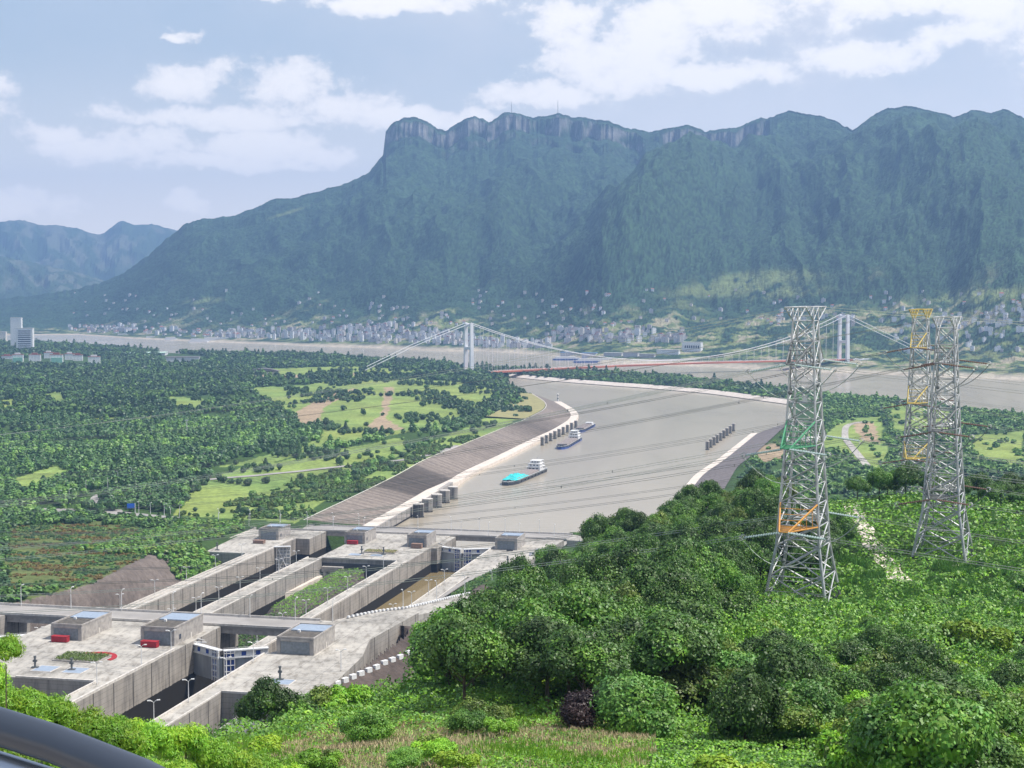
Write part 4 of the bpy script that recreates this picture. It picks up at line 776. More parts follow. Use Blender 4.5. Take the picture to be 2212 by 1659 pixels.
# ------------------------------------------------------------------ transmission pylons
AD = np.array([.42, .907]); BD = np.array([.907, -.42])
WFR = [(0, 6.3), (.2, 4.3), (.54, 3.05), (.954, 2.05), (1., 2.05)]
ARM = [(.81, .885, 11.5), (.54, .62, 14.8), (.27, .345, 15.2)]
def pylon(base, H, label, metal, tips, ins, topc=None, sc_=1.):
    o = empty('transmission_pylon', base, label=label, cat='pylon'); 
    def hw(f): return np.interp(f, *zip(*WFR))*sc_
    def P(a, b, f): q = AD*a+BD*b; return (q[0], q[1], f*H)
    def leg(sa, sb, f): w = hw(f); return P(sa*w, sb*w, f)
    lv = [0, .1, .2, .27, .345, .41, .475, .54, .62, .68, .745, .81, .885, .954]
    b = MB()
    for sa, sb in ((1, 1), (1, -1), (-1, 1), (-1, -1)):
        q = MB()
        for f0, f1 in zip(lv[:-1], lv[1:]): q.tube(leg(sa, sb, f0), leg(sa, sb, f1), .36-.16*f0, 6, .36-.16*f1)
        q.box(*[v for c, d in zip(leg(sa, sb, 0)[:2], (1, 1)) for v in (c-.8, c+.8)], -2.5, .35); q.build('leg', M[metal], o)
    br = MB()
    for f0, f1 in zip(lv[:-1], lv[1:]):
        for (a, c) in (((1, 1), (1, -1)), ((1, -1), (-1, -1)), ((-1, -1), (-1, 1)), ((-1, 1), (1, 1))):
            r = .16 if f0 < .3 else .115
            br.tube(leg(*a, f0), leg(*c, f1), r, 4, cap=False); br.tube(leg(*c, f0), leg(*a, f1), r, 4, cap=False); br.tube(leg(*a, f1), leg(*c, f1), r*.85, 4, cap=False)
            if f0 < .25:   # secondary bracing of the tall lower panels
                m = [(np.array(leg(*a, f0))+np.array(leg(*c, f1)))/2]; br.tube(leg(*a, (f0+f1)/2), m[0], .07, 4, cap=False); br.tube(leg(*c, (f0+f1)/2), m[0], .07, 4, cap=False)
    br.build('bracing', M[metal], o)
    b = MB()
    for f in (0.003,): 
        for (a, c) in (((1, 1), (1, -1)), ((1, -1), (-1, -1)), ((-1, -1), (-1, 1)), ((-1, 1), (1, 1))): b.tube(leg(*a, f), leg(*c, f), .12, 4)
    b.build('base_strut', M[metal], o)
    # crossarms
    ends = []
    for k, (f0, f1, ln) in enumerate(ARM):
        ln *= sc_
        for sa in (1, -1):
            col = tips[k] if sa < 0 else metal; q = MB(); w0, w1 = hw(f0), hw(f1); tw = .9
            t1, t2 = P(sa*ln, tw, f0+.006), P(sa*ln, -tw, f0+.006)
            c1, c2, u1, u2 = P(sa*w0, w0, f0), P(sa*w0, -w0, f0), P(sa*w1, w1, f1), P(sa*w1, -w1, f1)
            lerp = lambda p, r_, x: tuple(np.array(p)*(1-x)+np.array(r_)*x)
            for p, r_ in ((c1, t1), (c2, t2)): q.tube(p, r_, .16, 5)
            for p, r_ in ((u1, t1), (u2, t2)): q.tube(p, r_, .19, 5)
            q.tube(t1, t2, .14, 4)
            N_ = 5; prev = None
            for i in range(1, N_):
                x = i/N_; a1, a2, b1, b2 = lerp(c1, t1, x), lerp(c2, t2, x), lerp(u1, t1, x), lerp(u2, t2, x); q.tube(a1, a2, .08, 4, cap=False); q.tube(a1, b1, .08, 4, cap=False); q.tube(a2, b2, .08, 4, cap=False); q.tube(b1, b2, .07, 4, cap=False)
                x0 = (i-1)/N_; q.tube(lerp(c1, t1, x0), b1 if i % 2 else a2, .07, 4, cap=False); q.tube(lerp(c2, t2, x0), b2 if i % 2 else a1, .07, 4, cap=False); q.tube(lerp(c1, t1, x0), a2, .07, 4, cap=False)
            q.build('crossarm', M[col], o); ends.append((k, sa, np.array(P(sa*ln, 0, f0+.006))+np.array(base)))
    # ground wire arms: inverted trapezoid head
    q = MB(); w = hw(.954); top = []
    for sa in (1, -1):
        e1, e2 = P(sa*8.6*sc_, w, 1.), P(sa*8.6*sc_, -w, 1.); c1, c2 = P(sa*w, w, .954), P(sa*w, -w, .954); top += [(e1, e2)]
        q.tube(c1, e1, .13, 4); q.tube(c2, e2, .13, 4); q.tube(e1, e2, .11, 4)
        for x in (.35, .7):
            for cc, ee, sb in ((c1, e1, 1), (c2, e2, -1)): p = np.array(cc)*(1-x)+np.array(ee)*x; q.tube(p, P(sa*(w+(8.6*sc_-w)*x), sb*w, 1.), .07, 4); q.tube(p, P(sa*(w+(8.6*sc_-w)*(x-.35)), sb*w, 1.), .07, 4)
            q.tube(tuple(np.array(c1)*(1-x)+np.array(e1)*x), tuple(np.array(c2)*(1-x)+np.array(e2)*x), .06, 4)
    for a, c in zip(top[0], top[1]): q.tube(a, c, .11, 4)
    for sa, sb in ((1, 1), (1, -1), (-1, 1), (-1, -1)): q.tube(leg(sa, sb, .954), P(sa*w, sb*w, 1.), .14, 4)
    for sb in (1, -1): q.tube(P(-w, sb*w, .954), P(w, sb*w, 1.), .08, 4); q.tube(P(w, sb*w, .954), P(-w, sb*w, 1.), .08, 4)
    q.build('ground_wire_arm', M[topc or metal], o); gw = [np.array(P(sa*8.4*sc_, 0, 1.))+np.array(base) for sa in (1, -1)]
    MB().box(-.5, .5, -.05, .05, .68*H, .68*H+1.4).build('number_plate', M['white'], o)
    return o, ends, gw
def span_pts(a, e, sag, n=44, t1=1.): return [tuple(a+(e-a)*t+np.array((0, 0, -4*sag*t*(1-t)))) for t in np.linspace(0, t1, n)]
def string(a, d, ln, m, drop, name, label):
    """tension insulator string pair from crossarm tip a towards direction d"""
    d = np.array([d[0], d[1], 0.]); d /= np.linalg.norm(d); sd = np.array([-d[1], d[0], 0]); e = a+d*ln+np.array((0, 0, -drop)); st = a+d*.9+np.array((0, 0, -drop*.1))
    o = empty(name, tuple(a), label=label, cat='insulator'); off = -a
    for s_ in (-.32, .32):
        b = MB(); p0, p1 = st+sd*s_-a, e-d*.6+sd*s_-a; nn = 14
        for i in range(nn):
            x0, x1 = i/nn, (i+.62)/nn; b.tube(p0*(1-x0)+p1*x0, p0*(1-x1)+p1*x1, .24, 6, .14)
        b.tube(p0, p1, .08, 5); b.build('disc_string', M[m], o)
    b = MB(); b.tube(e-a-sd*.75, e-a+sd*.75, .08, 5); b.tube(np.zeros(3), st-a, .09, 5)
    for s_ in (-.55, .55):
        c = e-a+sd*s_-d*.3; ps = [tuple(c+d*.55*math.cos(t)+np.array((0, 0, .5*math.sin(t)))) for t in np.linspace(0, 2*math.pi, 13)]; b.path(ps, .05)
    b.build('yoke', M['steel'], o); return e
def bundle(name, a, e, sag, label, m, r=.038, four=True, t1=1.):
    d = (e-a)[:2]; d = d/np.linalg.norm(d); sd = np.array((-d[1], d[0], 0)); b = MB(); pts = span_pts(a, e, sag, t1=t1)
    for dx, dz in (((-.23, -.23), (.23, -.23), (.23, .23), (-.23, .23)) if four else ((0, 0),)): b.path([tuple(np.array(p)+sd*dx+np.array((0, 0, dz))) for p in pts], r, 3)
    q = b.build(name, M[m], loc=tuple(a), label=label, cat='power line', group='power lines across the view')
    if four:
        s = MB()
        for p in pts[2::5]: p = np.array(p)-a; s.tube(p+np.array((0, 0, -.3)), p+np.array((0, 0, .3)), .07, 4); s.tube(p-sd*.3, p+sd*.3, .07, 4)
        s.build('spacer', M['steeld'], q)
PY = [((58.6, 305, 127), 59.5, 'nearest steel lattice pylon with orange and green painted crossarms', 'steel', ('steeld', 'green', 'orange'), 'glassins', None, 1., 'the nearest pylon', 'wirel'),
      ((103, 362, 126), 57.5, 'right-hand steel lattice pylon standing beside the pale path', 'steel', ('steeld', 'steeld', 'steeld'), 'brownins', None, .98, 'the right-hand pylon', 'wire'),
      ((123, 460, 123.5), 60.5, 'rear steel lattice pylon with yellow crossarms, partly behind the right-hand one', 'steel', ('yellow', 'yellow', 'yellow'), 'brownins', 'yellow', .98, 'the rear yellow-armed pylon', 'wire')]
AN = ('top', 'middle', 'bottom'); FN = {1: 'far', -1: 'near'}
for base, H, lb, metal, tips, ins, topc, s_, who, wm in PY:
    o, ends, gw = pylon(base, H, lb, metal, tips, ins, topc, s_)
    for k, sa, p in ends:
        for sd_, dv in (('left', (-.90, .43)), ('right', (.93, -.36))):
            e = string(p, dv, 8.5, ins, 1.6 if sd_ == 'left' else .9, 'insulator_string', f'insulator pair on the {sd_} of the {FN[sa]} {AN[k]} arm of {who}')
            if sd_ == 'left': E2 = e+np.array((-740., 470., -52.-6*(2-k)))+np.array((0, 0, 0)); bundle('power_line', e, E2, 36, f'four-wire line running left from the {FN[sa]} {AN[k]} arm of {who}', wm); el = e
            else: E2 = e+np.array((330., -120., -4.)); bundle('power_line', e, E2, 9, f'four-wire line running right from the {FN[sa]} {AN[k]} arm of {who}', 'wire', .024); er = e
        b = MB(); mid = (el+er)/2+np.array((0, 0, -5.5))
        for dy in (-.2, .2): b.path([tuple((1-t)**2*el+2*t*(1-t)*(2*mid-(el+er)/2)+t*t*er+np.array((0, dy, 0))-p) for t in np.linspace(0, 1, 18)], .05, 4)
        j = b.build('jumper_loop', M[wm]); j.location = tuple(p); tag(j, f'slack jumper loop under the {FN[sa]} {AN[k]} arm of {who}', 'jumper cable')
        h = MB().tube((0, 0, 0), (0, 0, -5), .1, 5); h.sphere((0, 0, -5.2), .45, 6, 4); h = h.build('hanging_weight', M['steeld']); h.location = tuple(p+np.array((0, 0, -.3))); tag(h, f'dark post insulator hanging below the {FN[sa]} {AN[k]} arm of {who}', 'insulator')
    for i, g in enumerate(gw):
        for sd_, ev, sg in (('left', (-740., 470., -62.), 26), ('right', (330., -120., -4.), 6)): bundle('ground_wire', g, g+np.array(ev), sg, f'thin wire going {sd_} from the {("far", "near")[i]} head tip of {who}', wm, .04, False)

# ------------------------------------------------------------------ boats
def barge(bow, stern, w, hull, deckc, tarp, label, hs=1.):
    bx, by = bow; sx, sy = stern; ln = math.hypot(bx-sx, by-sy); ang = math.atan2(by-sy, bx-sx)     # +x is towards the bow
    o = empty('cargo_barge', ((bx+sx)/2, (by+sy)/2, 0), ang, label=label, cat='barge'); h = ln/2
    def outline(k): return [(-h, -w*.42*k), (-h*.92, -w/2*k), (h*.72, -w/2*k), (h*.92, -w*.33*k), (h, -w*.12*k), (h, w*.12*k), (h*.92, w*.33*k), (h*.72, w/2*k), (-h*.92, w/2*k), (-h, w*.42*k)]
    MB().prism(outline(.94), -2, 3.2, taper=outline(1.)).build('hull', M[hull], o)
    MB().prism(outline(1.015), 2.6, 3.4).build('rubbing_strake', M['hullk'] if hull != 'hullk' else M['steeld'], o)
    b = MB(); ol = outline(.98)
    for p, r in zip(ol, ol[1:]+ol[:1]): b.tube((*p, 4.1), (*r, 4.1), .12, 4); b.tube((*p, 3.2), (*p, 4.1), .1, 4)
    b.build('bulwark_rail', M['white'], o)
    MB().prism([(-h*.5, -w*.4), (h*.75, -w*.4), (h*.75, w*.4), (-h*.5, w*.4)], 3.21, 5.4).build('hatch_coaming', M[deckc], o)
    b = MB()
    for i in range(14): x = -h*.5+(h*1.25)*(i+.1)/14; b.box(x, x+.35, -w*.4, w*.4, 5.41, 5.6)
    b.build('hatch_cover', M[deckc], o)
    wh = empty('wheelhouse'); wh.parent = o; x0 = -h*.86
    for lev, (l_, ww, z0, z1) in enumerate([(h*.30, w*.8, 3.3, 7.*hs), (h*.26, w*.74, 7.*hs+.05, 10.2*hs), (h*.2, w*.6, 10.2*hs+.05, 13*hs)]):
        MB().box(x0, x0+l_, -ww/2, ww/2, z0, z1).build('cabin', M['white'], wh); MB().box(x0-.5, x0+l_+.7, -ww/2-.6, ww/2+.6, z1+.01, z1+.3).build('cabin_roof', M['white'], wh)
        for k in range(3): MB().box(x0+l_+.01, x0+l_+.08, -ww*.36+k*ww*.28, -ww*.36+k*ww*.28+ww*.16, z0+(z1-z0)*.4, z0+(z1-z0)*.78).build('window', M['win'], wh)
        for k in range(2): MB().box(x0+1+k*2.6, x0+2.4+k*2.6, ww/2+.01, ww/2+.07, z0+(z1-z0)*.4, z0+(z1-z0)*.78).build('window', M['win'], wh)
    b = MB().tube((x0+2, 0, 13*hs), (x0+2, 0, 17*hs), .15, 5); b.tube((x0+2, -2.5, 15.5*hs), (x0+2, 2.5, 15.5*hs), .1, 4); b.build('mast', M['steel'], o)
    MB().tube((x0-.5, w*.2, 7*hs), (x0-.5, w*.2, 11*hs), .5, 6).build('funnel', M['steeld'], o)
    b = MB().box(h*.8, h*.9, -1.2, 1.2, 3.21, 4.6); b.tube((h*.84, -2, 4), (h*.84, 2, 4), .5, 8); b.build('windlass', M['hullk'], o)
    b = MB()
    for k in range(7): x = -h*.6+k*h*.2; b.tube((x, -w/2-.25, 1.2), (x, -w/2-.25, 2.6), .45, 6); b.tube((x, w/2+.25, 1.2), (x, w/2+.25, 2.6), .45, 6)
    b.build('tyre_fender', M['tyre'], o)
    if tarp:
        nx, ny = 26, 14; V = []; r = np.random.default_rng(3)
        for i in range(nx):
            for j in range(ny):
                x = h*.12+(h*.72)*i/(nx-1); y = -w*.46+w*.92*j/(ny-1); e = min(1, 3*min(i/(nx-1), 1-i/(nx-1)), 4*min(j/(ny-1), 1-j/(ny-1))); V.append((x+r.normal()*.12, y+r.normal()*.1, 4.2+e*(3.1+.9*math.sin(i*.7+j*.2)*math.cos(j*.9)+r.normal()*.22)))
        MB().add(V, [(i*ny+j, i*ny+j+1, (i+1)*ny+j+1, (i+1)*ny+j) for i in range(nx-1) for j in range(ny-1)]).build('tarpaulin', M['tarp'], o)
    return o
barge((-6, 1472), (30, 1592), 17, 'hullk', 'hatch', True, 'dark-hulled cargo barge with a crumpled turquoise tarpaulin over its bow')
barge((57, 1806), (82, 1925), 15, 'hullb', 'hatch', False, 'blue-hulled cargo barge with white wheelhouse moored beside the slim pillars')
barge((88, 2022), (110, 2122), 14, 'hullb', 'hatch', False, 'blue-hulled barge with low white wheelhouse behind the last pillar', .45)

# ------------------------------------------------------------------ viewing platform rail next to the camera
def rail():
    o = empty('handrail', (-.6, 1.4, 188.4), label='blurred dark metal handrail crossing the bottom left corner', cat='handrail'); off = mathutils.Matrix.Translation((.6, -1.4, -188.4))
    def P(px, py, D): kx, kz = ray(px, py); return (kx*D, D, HC+kz*D)
    top = [P(-1200, 1330, 1.75), P(-600, 1440, 1.66), P(-120, 1553, 1.58), P(120, 1628, 1.54), P(300, 1700, 1.5), P(500, 1800, 1.45), P(800, 1990, 1.36), P(1300, 2400, 1.25)]
    for nm, pts, r, m in (('top_rail', [(x, y, z+.010) for x, y, z in top], .0195, 'rail'), ('lower_rail', [(x, y, z-.032) for x, y, z in top], .015, 'silver'), ('bottom_rail', [(x, y, z-.062) for x, y, z in top], .010, 'rail')):
        q = MB().path(pts, r, 20).build(nm, M[m], None, smooth=True); q.data.transform(off); q.parent = o
    for i in (0, 7):
        q = MB().tube(top[i], (top[i][0], top[i][1], 188.4), .025, 12).build('post', M['rail'], None, smooth=True); q.data.transform(off); q.parent = o
    MB().box(-6, 6, -4, 1.7, 188.1, 188.4).build('platform', M['house'], kind='structure')
    MB().box(-5.8, 5.8, -3.8, 1.5, 160, 188.1).build('retaining_wall', M['house'], label='concrete base of the viewing platform under the camera', cat='wall')
rail()
# ------------------------------------------------------------------ vegetation
def quads(c, n, a, b, r, droop=0., tang=None):
    """leaf quads: centres c, normals n, half length a, half width b"""
    k = len(c); n = n/np.linalg.norm(n, axis=1)[:, None]; t = r.normal(size=(k, 3)) if tang is None else tang+r.normal(size=(k, 3))*.35; t[:, 2] -= droop
    t -= n*(t*n).sum(1)[:, None]; t /= np.linalg.norm(t, axis=1)[:, None]; s = np.cross(n, t); a = np.broadcast_to(a, k)[:, None]; b = np.broadcast_to(b, k)[:, None]
    V = np.stack([c-t*a, c+s*b-t*a*.1, c+t*a, c-s*b-t*a*.1], 1).reshape(-1, 3); return V, np.arange(4*k).reshape(k, 4)
def sph(r, k): v = r.normal(size=(k, 3)); return v/np.linalg.norm(v, axis=1)[:, None]
def crown_mesh(name, R, Hc, lobes, leaves, la, lb, seed, m, shape='round', droop=0., core=.78, m2=None):
    r = np.random.default_rng(seed); Vs = []; Ts = []; MI = []; off = 0; L_ = []
    for i in range(lobes):
        if shape == 'round': d = sph(r, 1)[0]; d[2] = abs(d[2])*.9-.25; q = d*np.array((R*.74, R*.74, Hc*.40))*r.uniform(.55, 1.05); rr_ = R*r.uniform(.22, .42)
        elif shape == 'cone': f = r.uniform(0, 1)**.8; a = r.uniform(0, 6.28); w = R*(1-f)*.62; q = np.array((w*math.cos(a), w*math.sin(a), (f-.5)*Hc*.9)); rr_ = R*(.45-.28*f)
        elif shape == 'flat': a = r.uniform(0, 6.28); w = R*math.sqrt(r.uniform(0, 1))*.75; q = np.array((w*math.cos(a), w*math.sin(a), r.uniform(-.25, .22)*Hc*(1.2-w/R))); rr_ = R*r.uniform(.22, .38)
        L_.append((q, rr_))
    tot = sum(l[1]**2 for l in L_)
    for q, rr_ in L_:
        k = max(12, int(leaves*rr_**2/tot)); d = sph(r, k); flip = (d[:, 2] < -.3) & (r.random(k) < .6); d[flip, 2] *= -1
        bump = 1+.16*np.sin(d[:, 0]*5+seed)*np.cos(d[:, 1]*6)+r.normal(size=k)*.09
        c = q+d*(rr_*bump)[:, None]*np.array((1, 1, .85)); nn = d+r.normal(size=(k, 3))*.55+np.array((0, 0, .25)); s = r.uniform(.65, 1.3, k)
        V, T = quads(c, nn, la*s, lb*s, r, droop); Vs.append(V); Ts.append(T+off); off += len(V); MI.append(np.full(len(T), 0 if m2 is None else int(r.random() < .3)))
        # twiggy inner mass so a crown is not see-through
        k2 = max(6, k//9); d = sph(r, k2); V, T = quads(q+d*rr_*core*.8, d+r.normal(size=(k2, 3))*.2, np.full(k2, rr_*.33), np.full(k2, rr_*.3), r); Vs.append(V); Ts.append(T+off); off += len(V); MI.append(np.zeros(len(T)))
    me = np_mesh(name, np.concatenate(Vs), np.concatenate(Ts), mi=np.concatenate(MI)); me.materials.append(m)
    if m2 is not None: me.materials.append(m2)
    return me
def trunk_mesh(H, r0, Hc, R, seed):
    r = random.Random(seed); b = MB(); b.tube((0, 0, -2.5), (0, 0, H*.55), r0, 7, r0*.6); b.tube((0, 0, H*.55), (r.uniform(-.3, .3), r.uniform(-.3, .3), H*.85), r0*.6, 6, r0*.2)
    for i in range(6): a = r.uniform(0, 6.28); z = H*r.uniform(.3, .62); b.tube((0, 0, z), (R*.6*math.cos(a), R*.6*math.sin(a), z+H*.22), r0*.35, 5, r0*.1)
    me = bpy.data.meshes.new('trunk'); me.from_pydata([tuple(map(float, v)) for v in b.v], [], b.f); me.materials.append(M['bark']); return me
PROTO = {}
def proto(key, R, H, Hc, lobes, leaves, la, lb, m, shape='round', nvar=2, **k):
    PROTO[key] = [(crown_mesh('crown', R, Hc, lobes, leaves, la, lb, 100*i+sum(map(ord, key)), m, shape, **k), trunk_mesh(H, .035*H*.6, Hc, R, i), R, H, Hc) for i in range(nvar)]
proto('dark', 4.8, 11.5, 9.5, 34, 12000, .17, .10, LF['dark'], nvar=3, m2=LF['mid'])
proto('mid', 4.6, 10, 8.5, 32, 11000, .17, .10, LF['mid'], nvar=3, m2=LF['blue'])
proto('blue', 3.8, 7.5, 6.5, 30, 12000, .15, .085, LF['blue'], nvar=2, m2=LF['mid'])
proto('olive', 4., 8, 6.5, 28, 8000, .15, .09, LF['olive'], nvar=2, m2=LF['mid'])
proto('bright', 3.5, 6, 4.5, 14, 8000, .17, .09, LF['bright'], 'flat', nvar=2, m2=LF['olive'])
proto('lime', 3.2, 6, 4, 10, 5500, .2, .11, LF['lime'], 'flat', nvar=1)
proto('purple', 3.4, 7, 5.5, 12, 7500, .14, .06, LF['purple'], nvar=1)
proto('pine', 3.6, 11, 9, 22, 9000, .16, .07, LF['dark'], 'cone', nvar=2)
proto('round', 3.8, 7, 6.4, 26, 15000, .13, .08, LF['blue'], nvar=1, m2=LF['mid'])
proto('drape', 1.9, 9, 2.6, 26, 9000, .115, .024, LF['bright'], nvar=3, droop=1.6, m2=LF['lime'])
def tree(kind, name, x, y, z, scale, rz, label, group=None, var=0, sz=1., cat='tree', cz=None):
    cr, tk, R, H, Hc = PROTO[kind][var % len(PROTO[kind])]
    o = empty(name, (x, y, z), rz, label=label, cat=cat, group=group)
    c = bpy.data.objects.new('crown', cr); C.objects.link(c); c.parent = o; c.scale = (scale, scale, scale*sz); czz = (H-Hc*.45)*scale*sz if cz is None else cz; c.location = (0, 0, czz)
    t = bpy.data.objects.new('trunk', tk); C.objects.link(t); t.parent = o; t.scale = (scale, scale, (czz/(H-Hc*.45)) if H > Hc*.45 else scale)
    return o
def bypx(kind, px, py, rpx, D, label, name='broadleaf_tree', var=0, sz=1., cat='tree'):
    if cat == 'bush': D = (surf(px, py, 1.5, 60, 600, hf=lambda x, y: hillz(x, y)) or (0, D))[1]
    kx, kz = ray(px, py); x, y, zc = kx*D, D, HC+kz*D; g = float(height(np.array([x]), np.array([y]))[0]); R = PROTO[kind][0][2]; s = rpx*D/F/R/.95*(1.22 if kind != 'drape' else 1)
    cz = zc-g; tree(kind, name, x, y, g, s, random.uniform(0, 6.28), label, None, var, sz, cat, cz=max(cz, .6*R*s))
# specimen trees one can point to
bypx('round', 1385, 1625, 92, 118, 'dense domed pale green tree at the bottom centre beside the purple shrub')
bypx('purple', 1255, 1592, 66, 118, 'dark purple-leaved tree beside the white path end')
bypx('lime', 1212, 1530, 58, 150, 'yellow-green tree standing against the dark wood left of centre')
bypx('dark', 572, 1520, 52, 150, 'dark dense tree at the end of the right lock platform, left one of two', 'conifer', 0, 1.15)
bypx('dark', 638, 1540, 42, 156, 'dark dense tree at the end of the right lock platform, right one of two', 'conifer', 1, .95)
bypx('olive', 1455, 1500, 95, 140, 'olive green tree with yellowish top behind the domed tree')
bypx('blue', 1600, 1480, 78, 145, 'blue-green tree with drooping leaves right of the olive tree')
bypx('blue', 1730, 1560, 85, 118, 'bluish green leafy tree low in the middle right')
bypx('dark', 1560, 1330, 62, 235, 'thin dark twiggy tree before the concrete apron left of the nearest pylon', 'broadleaf_tree', 1)
bypx('lime', 1640, 1375, 42, 215, 'small yellow-green bush near the foot of the nearest pylon', 'bush', cat='bush')
bypx('lime', 2110, 1400, 62, 180, 'yellow-green bush in the shrubs near the right picture edge', 'bush', cat='bush')
bypx('bright', 720, 1520, 62, 160, 'bright green shrub below the right lock platform edge', 'bush', cat='bush')
bypx('mid', 790, 1575, 50, 140, 'green shrub at the left end of the dry clearing', 'bush', cat='bush')
for i, (k_, px, py, rp, lb) in enumerate([('bright', 935, 1612, 42, 'bright green bush in the middle of the dry clearing'), ('lime', 990, 1640, 40, 'yellow-green bush at the bottom edge in the dry clearing'), ('mid', 872, 1640, 36, 'mid green bush at the bottom edge of the dry clearing'),
        ('bright', 1080, 1565, 34, 'bright green bush at the right end of the dry clearing'), ('mid', 1010, 1560, 40, 'mid green bush behind the middle of the dry clearing'), ('bright', 690, 1640, 44, 'bright green bush left in the dry clearing by the drooping trees'), ('lime', 560, 1612, 40, 'yellow-green bush between the drooping trees and the dark pair')]):
    bypx(k_, px, py, rp, 115, lb, 'bush', i, .8, 'bush')
# bright drooping foliage next to the viewpoint
dr = [(5,1405,50,36),(-30,1470,70,38),(30,1530,75,40),(105,1545,75,42),(175,1572,72,44),(245,1590,70,43),(320,1600,72,45),(395,1612,74,46),(465,1640,70,47),(540,1668,66,48),(610,1690,66,49),(700,1715,70,50),(780,1740,60,50),(60,1600,80,36),(160,1650,80,37),(260,1680,80,37),(360,1690,80,40),(450,1720,80,42),(560,1740,70,42),(0,1640,80,34)]
for i, (px, py, rp, D) in enumerate(dr): 
    bypx('drape', px, py, rp, D, 'bright green tree with drooping leaves behind the handrail', 'leafy_tree', i)
for o in [o for o in C.objects if o.name.startswith('leafy_tree') and o.parent is None]: tag(o, group='drooping bright trees behind the handrail')
# woods on the slope
def scatter(poly, n, dmin, kinds, labels, name, group, srange, seed, yr, lift=6., avoid=(), low=False):
    r = np.random.default_rng(seed); xs = [p[0] for p in poly]; ys = [p[1] for p in poly]; got = []; tries = 0
    while len(got) < n and tries < n*25:
        tries += 1; px = r.uniform(min(xs), max(xs)); py = r.uniform(min(ys), max(ys))
        if not inpoly(np.array([px]), np.array([py]), poly)[0]: continue
        p = surf(px, py, lift, yr[0], yr[1], hf=lambda x, y: hillz(x, y))
        if p is None or p[1] < yr[0]+1: continue
        if any(math.hypot(p[0]-q[0], p[1]-q[1]) < dmin for q in got): continue
        if any(math.hypot(p[0]-q[0], p[1]-q[1]) < q[2] for q in avoid): continue
        if any(p[1] < q[3]-2 and math.hypot(px-q[0], (py-q[1])) < q[2]+2.4*F/p[1] for q in SPEC): continue
        k = r.choice(len(kinds), p=None); s = r.uniform(*srange); got.append(p)
        tree(kinds[k], name, p[0], p[1], float(height(np.array([p[0]]), np.array([p[1]]))[0])-.3, s, r.uniform(0, 6.28), labels[k % len(labels)], group, int(r.integers(3)), r.uniform(.8, 1.3), cz=PROTO[kinds[k]][0][2]*s*(.45 if low is True else low) if low else None)
    return got
SPEC = [(1385,1625,55,118),(1255,1590,45,124),(1212,1530,50,150),(1455,1500,70,140),(1730,1560,50,118),(600,1535,60,150),(1645,1305,42,290),(1890,1180,60,345),(1900,1230,40,325),(1740,1290,85,300),(2050,1215,60,350),(1560,1330,40,235),(2110,1400,45,180),(870,1500,90,500),(800,1440,90,600)]
AV = [(58.6, 305, 13), (103, 362, 13), (120, 460, 12)]
F1 = [(905,1500),(900,1400),(950,1350),(1050,1270),(1240,1165),(1262,1115),(1390,1068),(1510,1045),(1690,1030),(1690,1100),(1650,1200),(1600,1290),(1545,1400),(1400,1500),(1250,1500),(1100,1500)]
g1 = scatter(F1, 170, 5.2, ['dark', 'dark', 'mid', 'dark', 'olive', 'mid'], ['dark green tree in the slope wood', 'dark green tree in the slope wood', 'mid green tree in the slope wood', 'dark green tree in the slope wood', 'olive green tree in the slope wood', 'mid green tree in the slope wood'], 'broadleaf_tree', 'trees of the wood on the slope', (.85, 1.2), 11, (130, 520), 6.5, AV)
scatter([(690,1535),(900,1540),(1190,1548),(1190,1590),(1000,1590),(700,1570)], 26, 3.2, ['bright', 'mid', 'olive'], ['leafy green bush along the far edge of the dry clearing'], 'bush', 'bushes along the clearing edge', (.35, .6), 15, (112, 190), 1.2, (), True)
F2 = [(1300,1700),(1350,1600),(1420,1500),(1560,1420),(1680,1400),(1850,1400),(2050,1430),(2212,1470),(2260,1800),(1300,1800)]
scatter(F2, 115, 3.7, ['mid', 'blue', 'olive', 'dark', 'lime', 'bright'], ['mid green tree in the bottom right thicket', 'bluish green tree in the bottom right thicket', 'olive green tree in the bottom right thicket', 'dark green tree in the bottom right thicket', 'yellow-green tree in the bottom right thicket', 'bright green shrubby tree in the bottom right thicket'], 'broadleaf_tree', 'trees of the bottom right thicket', (.6, .95), 12, (80, 260), 3.2, AV, .95)
scatter([(1560,1400),(1860,1330),(2212,1260),(2260,1500),(2000,1480),(1700,1440)], 60, 5., ['bright', 'mid', 'lime', 'bright', 'blue'], ['bright green rounded shrub on the slope below the pylons', 'mid green rounded shrub on the slope below the pylons', 'yellow-green shrub on the slope below the pylons', 'bright green rounded shrub on the slope below the pylons', 'bluish green shrub on the slope below the pylons'], 'bush', 'shrubs on the slope below the pylons', (.45, .85), 21, (150, 345), 1.5, AV, .5)
F3 = [(1830,1055),(1900,1030),(2212,1040),(2260,1090),(1960,1085),(1840,1090)]
scatter(F3, 30, 6.5, ['dark', 'dark', 'mid'], ['dark tree in the row behind the right-hand pylons'], 'broadleaf_tree', 'dark trees behind the right-hand pylons', (.75, 1.), 13, (420, 560), 5, AV)
F4 = [(1660,1120),(1850,1120),(1900,1150),(1850,1290),(1640,1290)]
scatter([(1560,1130),(1700,1110),(1820,1120),(1820,1200),(1700,1280),(1600,1280)], 26, 7, ['dark', 'dark', 'mid'], ['dark tree standing behind the legs of the nearest pylon'], 'broadleaf_tree', 'dark trees behind the nearest pylon', (.75, 1.), 14, (325, 470), 5, AV)

